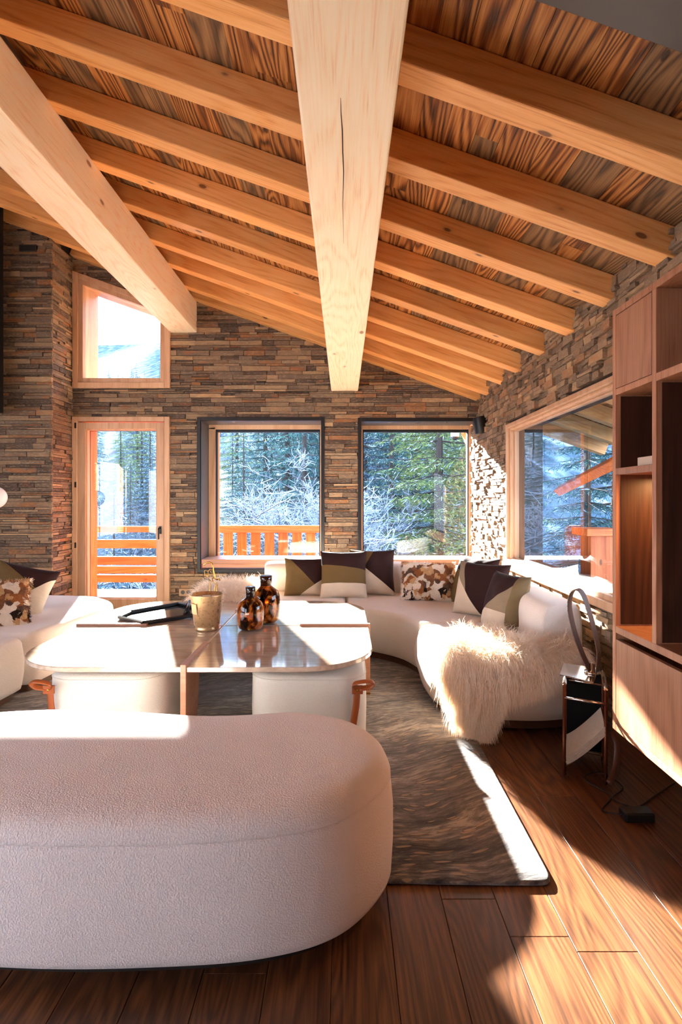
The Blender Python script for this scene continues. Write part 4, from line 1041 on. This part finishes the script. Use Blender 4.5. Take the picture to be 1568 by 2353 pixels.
m = MB(); m.lathe([(.05, 0), (.05, .006), (.045, .008)], n=24); m.build('base', M['brass'], o)

# ------------------------------------------------------------------ side table, loop lamp, magazines
LA, LB = Vector((.958, 2.36, 0)), Vector((1.102, 2.285, 0)); LC, LD = Vector((1.065, 2.60, 0)), Vector((1.20, 2.52, 0))
o = thing('side_table', 'small metal side table with sling magazine rack beside the wall cabinet', 'side table', (0, 0, 0))
def up(v, z): return Vector((v.x, v.y, z))
for a, b in ((LA, LC), (LB, LD)):
    m = MB(); m.tube([up(a, .01), up(a, .40), up(b, .40), up(b, .01)], .0075, 4, closed=True); m.build('leg_frame', M['bronze'], o, bevel=.001)
m = MB(); m.tube([up(LA, .345), up(LB, .345)], .006, 8); m.tube([up(LC, .345), up(LD, .345)], .006, 8); m.tube([up(LA, .345), up(LC, .345)], .005, 8); m.tube([up(LC, .02), up(LD, .02)], .006, 6); m.build('cross_rod', M['chrome'], o, smooth=True)
m = MB(); e = Vector((.0, 0, .0))
tp = [LA+Vector((.02, .10, 0)), LB+Vector((-.02, .07, 0)), LD+Vector((-.0, .03, 0)), LC+Vector((-.0, .03, 0))]
m.add([up(v, .408) for v in tp]+[up(v, .414) for v in tp], [(3,2,1,0),(4,5,6,7),(0,1,5,4),(1,2,6,5),(2,3,7,6),(3,0,4,7)]); m.build('tray_top', M['chrome'], o, recalc=True)
m = MB(); 
for a, b in ((LA, LC), (LB, LD)): m.tube([up(a, .405), up(b, .405)], .009, 4)
m.build('top_edge', M['chrome'], o)
m = MB(); sl = []
for t_ in np.linspace(0, 1, 9): 
    sl.append((up(LA.lerp(LB, t_), .045+.19*t_**1.3), up(LC.lerp(LD, t_), .045+.19*t_**1.3)))
vs = [v for pr in sl for v in pr]+[v+Vector((0, 0, .003)) for pr in sl for v in pr]; k = 18
fs = [(2*i, 2*i+1, 2*i+3, 2*i+2) for i in range(8)]+[(k+2*i, k+2*i+2, k+2*i+3, k+2*i+1) for i in range(8)]+[(2*i, 2*i+2, k+2*i+2, k+2*i) for i in range(8)]+[(2*i+1, k+2*i+1, k+2*i+3, 2*i+3) for i in range(8)]
m.add(vs, fs); m.build('leather_sling', M['leather_dark'], o)
m = MB(); m.add([up(LC, .03), up(LD, .03), up(LD, .40), up(LC, .40)]+[up(v_, z_)+Vector((0, -.004, 0)) for v_, z_ in ((LC, .03), (LD, .03), (LD, .40), (LC, .40))], [(0,1,2,3),(7,6,5,4),(0,4,5,1),(1,5,6,2),(2,6,7,3),(3,7,4,0)]); m.build('back_panel', plain('black leather panel', '#0c0a09', .9, 0, .1), o, recalc=True)
n = N('page edges'); sp = n.n('ShaderNodeSeparateXYZ'); n.l(n.tc.outputs['Object'], sp.inputs[0])
ln = n.math('FRACT', n.math('MULTIPLY', n.math('ADD', n.math('MULTIPLY', sp.outputs[0], -1.1), n.math('MULTIPLY', sp.outputs[2], .9)), 190.0))
n.set(n.mix(n.math('ADD', n.math('MULTIPLY', ln, .6), n.math('MULTIPLY', n.noise(n.co((1, 1, 1)), 60), .4)), col('#8a7462'), col('#c4b29f')), .85); PAGES = n.m
for k_, (off, th, lb) in enumerate(((0, .014, 'lowest thick magazine slumped in the sling of the side table'), (.0155, .010, 'middle magazine slumped in the sling of the side table'), (.0265, .011, 'top magazine slumped in the sling of the side table'))):
    m = MB(); n_ = 9; vs = []
    for side, fr in ((0, .03), (1, .9)):
        for t_ in np.linspace(.04, .97, n_):
            bs = LA.lerp(LB, t_).lerp(LC.lerp(LD, t_), fr); z = .055+off+.165*t_**1.25
            nrm = Vector((-.45, 0, .9)); vs.append(Vector((bs.x, bs.y-.012*(1-side), z))); vs.append(Vector((bs.x, bs.y-.012*(1-side), z))+nrm*th)
    K = 2*n_; fs = []
    for i in range(n_-1):
        a = 2*i; fs += [(a, a+2, a+3, a+1), (K+a, K+a+1, K+a+3, K+a+2), (a+1, a+3, K+a+3, K+a+1), (a, K+a, K+a+2, a+2)]
    fs += [(0, 1, K+1, K), (K-2, 2*K-2, 2*K-1, K-1)]
    m.add(vs, fs); ob = m.build('magazine', PAGES, None, recalc=True); tag(ob, lb, 'magazine', 'magazines in the side table sling')
# loop lamp: an open hoop of strap
o = thing('loop_lamp', 'tall looped brown leather strap lamp standing on the side table', 'lamp', (1.112, 2.50, .414), math.radians(-40))
def hoop(pts, w, t):
    m = MB(); k = len(pts); vs = []
    for i, p_ in enumerate(pts):
        p_ = Vector(p_); a = Vector(pts[max(0, i-1)]); b = Vector(pts[min(k-1, i+1)]); tg = (b-a).normalized(); wd = Vector((0, 1, 0)); wd = (wd-tg*wd.dot(tg)).normalized(); nr = tg.cross(wd)
        for s1, s2 in ((-1, -1), (1, -1), (1, 1), (-1, 1)): vs.append(p_+wd*w/2*s1+nr*t/2*s2)
    fs = []
    for i in range(k-1):
        for j in range(4): fs.append((i*4+j, i*4+(j+1) % 4, (i+1)*4+(j+1) % 4, (i+1)*4+j))
    fs += [(3, 2, 1, 0), tuple((k-1)*4+j for j in range(4))]; m.add(vs, fs); return m
hp_ = smooth_open([(a_*1.28, b_*.2, c_) for a_, b_, c_ in [(.02, 0, .0), (-.005, .01, .06), (-.035, .02, .16), (-.055, .03, .27), (-.052, .03, .34), (-.034, .02, .372), (-.012, .01, .36), (.008, -.01, .30), (.03, -.015, .20), (.045, -.01, .10), (.04, 0, .0)]], 8)
b = hoop(hp_, .058, .004).build('strap_loop', M['leather_dark'], o, bevel=.001, recalc=True)
m = MB(); m.lathe([(.035, 0), (.035, .008), (.012, .012), (.012, .04), (.006, .045)], (.03, 0, 0), 24); m.build('base', M['chrome'], o, smooth=True)
m = MB()
for i in range(6, 46, 2): 
    p_ = Vector(hp_[i]); m.lathe([(.0022, -.002), (.0022, .002)], tuple(p_+Vector((-.006, -.014, 0))), 6)
m.build('stitching', M['brass'], b)

# ------------------------------------------------------------------ wall cabinet
XC = 1.10; o = thing('wall_cabinet', 'tall floating walnut wall cabinet with open shelves on the right', 'cabinet', (XC, 2.225, .27))
y1, y0 = 2.225, .9; zt, zbm = 1.974, .27; TH = .026; K_ = lambda x0_, x1_, a0, a1, z0, z1: (x0_-XC, x1_-XC, a0-y1, a1-y1, z0-zbm, z1-zbm)
XB = XR-.035
B('carcass', M['walnut'], o, K_(XC, XB, y1-TH, y1, zbm, zt), K_(XC, XB, y0, y1-TH, zt-TH, zt), K_(XC, XB, y0, y1-TH, zbm, zbm+TH), bevel=.0015)
B('shelf', M['walnut'], o, K_(XC, XB-.02, y0, y1-TH, .666, .6935), bevel=.0015)
B('shelf', M['walnut'], o, K_(XC, XB-.02, y0, 1.914, 1.62, 1.648), bevel=.0015)
B('shelf', M['walnut'], o, K_(XC, XB-.02, 1.94, y1-TH, 1.303, 1.33), bevel=.0015)
B('shelf', M['walnut'], o, K_(XC, XB-.02, 1.94, y1-TH, 1.625, 1.65), bevel=.0015)
B('divider', M['walnut'], o, K_(XC, XB-.02, 1.914, 1.94, .6935, zt-TH), bevel=.0015)
B('divider', M['walnut'], o, K_(XC, XB-.02, 1.2, 1.226, .6935, zt-TH), bevel=.0015)
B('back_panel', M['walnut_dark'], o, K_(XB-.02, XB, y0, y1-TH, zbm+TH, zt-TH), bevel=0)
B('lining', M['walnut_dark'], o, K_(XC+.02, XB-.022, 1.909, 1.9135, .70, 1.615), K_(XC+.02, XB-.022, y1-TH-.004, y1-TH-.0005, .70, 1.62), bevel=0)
B('door', M['walnut'], o, K_(XC-.0, XC+.02, 1.943, y1-TH-.003, 1.652, zt-TH-.003), bevel=.0015)
B('door', M['walnut'], o, K_(XC+.0, XC+.02, 1.765, y1-TH-.003, zbm+TH+.003, .640), bevel=.0015)
B('door', M['walnut'], o, K_(XC+.0, XC+.02, 1.0, 1.760, zbm+TH+.003, .640), bevel=.0015)
lp = B('shelf_light', plain('brass light strip', '#c79a56', .4, .6), o, K_(XB-.10, XB-.06, 2.0, 2.14, 1.292, 1.3025), bevel=.001)
ld = bpy.data.lights.new('shelf_light_glow', 'AREA'); ld.shape = 'RECTANGLE'; ld.size = .12; ld.size_y = .03; ld.energy = 1.6; ld.color = (1, .52, .2)
lo = bpy.data.objects.new('shelf_light_glow', ld); C.objects.link(lo); lo.location = (XB-.08, 2.07, 1.289)
ob = B('book', plain('cream book cover', '#cdb59d', .7), None, (XC+.04, XC+.25, 1.945, 2.11, 1.3315, 1.366), bevel=.002); tag(ob, 'cream book lying flat on the upper left shelf of the walnut cabinet', 'book')

# cable and power brick under the cabinet
o = B('power_adapter', M['rubber'], None, (1.05, 1.16, 2.02, 2.08, 0.0, .035), bevel=.006); tag(o, 'black power adapter lying on the floor under the walnut cabinet', 'adapter')
m = MB(); m.tube(smooth_open([(1.05, 2.05, .015), (1.0, 2.10, .006), (1.08, 2.2, .006), (1.02, 2.30, .02), (1.1, 2.34, .03), (1.16, 2.26, .01), (1.08, 2.18, .006), (1.14, 2.12, .006), (1.26, 2.2, .006), (1.40, 2.3, .006)], 8), .003, 6)
o = m.build('power_cable', M['rubber'], None, smooth=True); tag(o, 'thin black cable curling over the floor behind the side table', 'cable')
m = MB(); m.tube(smooth_open([(1.16, 2.35, .20), (1.17, 2.33, .15), (1.15, 2.30, .07), (1.10, 2.25, .03)], 6), .014, 8, flat=.5); o = m.build('strap_end', M['leather_dark'], None, smooth=True); tag(o, 'dark hanging strap end under the left corner of the walnut cabinet', 'strap')
# globe lamp at the left edge
q_ = P(-12, 1143, 4.9); o = thing('globe_lamp', 'white globe lamp just entering at the left edge in front of the stone wall', 'lamp', (q_.x, 4.9, 0))
m = MB(); m.lathe([(.001, -.1)]+[(.1*math.cos(a), .1*math.sin(a)) for a in np.linspace(-1.45, 1.45, 18)]+[(.001, .1)], (0, 0, q_.z), 28); m.build('globe', M['white'], o, smooth=True)
m = MB(); m.tube([(0, 0, .02), (0, 0, q_.z-.09)], .01, 10); m.lathe([(.13, 0), (.13, .018), (.02, .022)], n=28); m.build('stand', M['black'], o, smooth=True, bevel=.001)
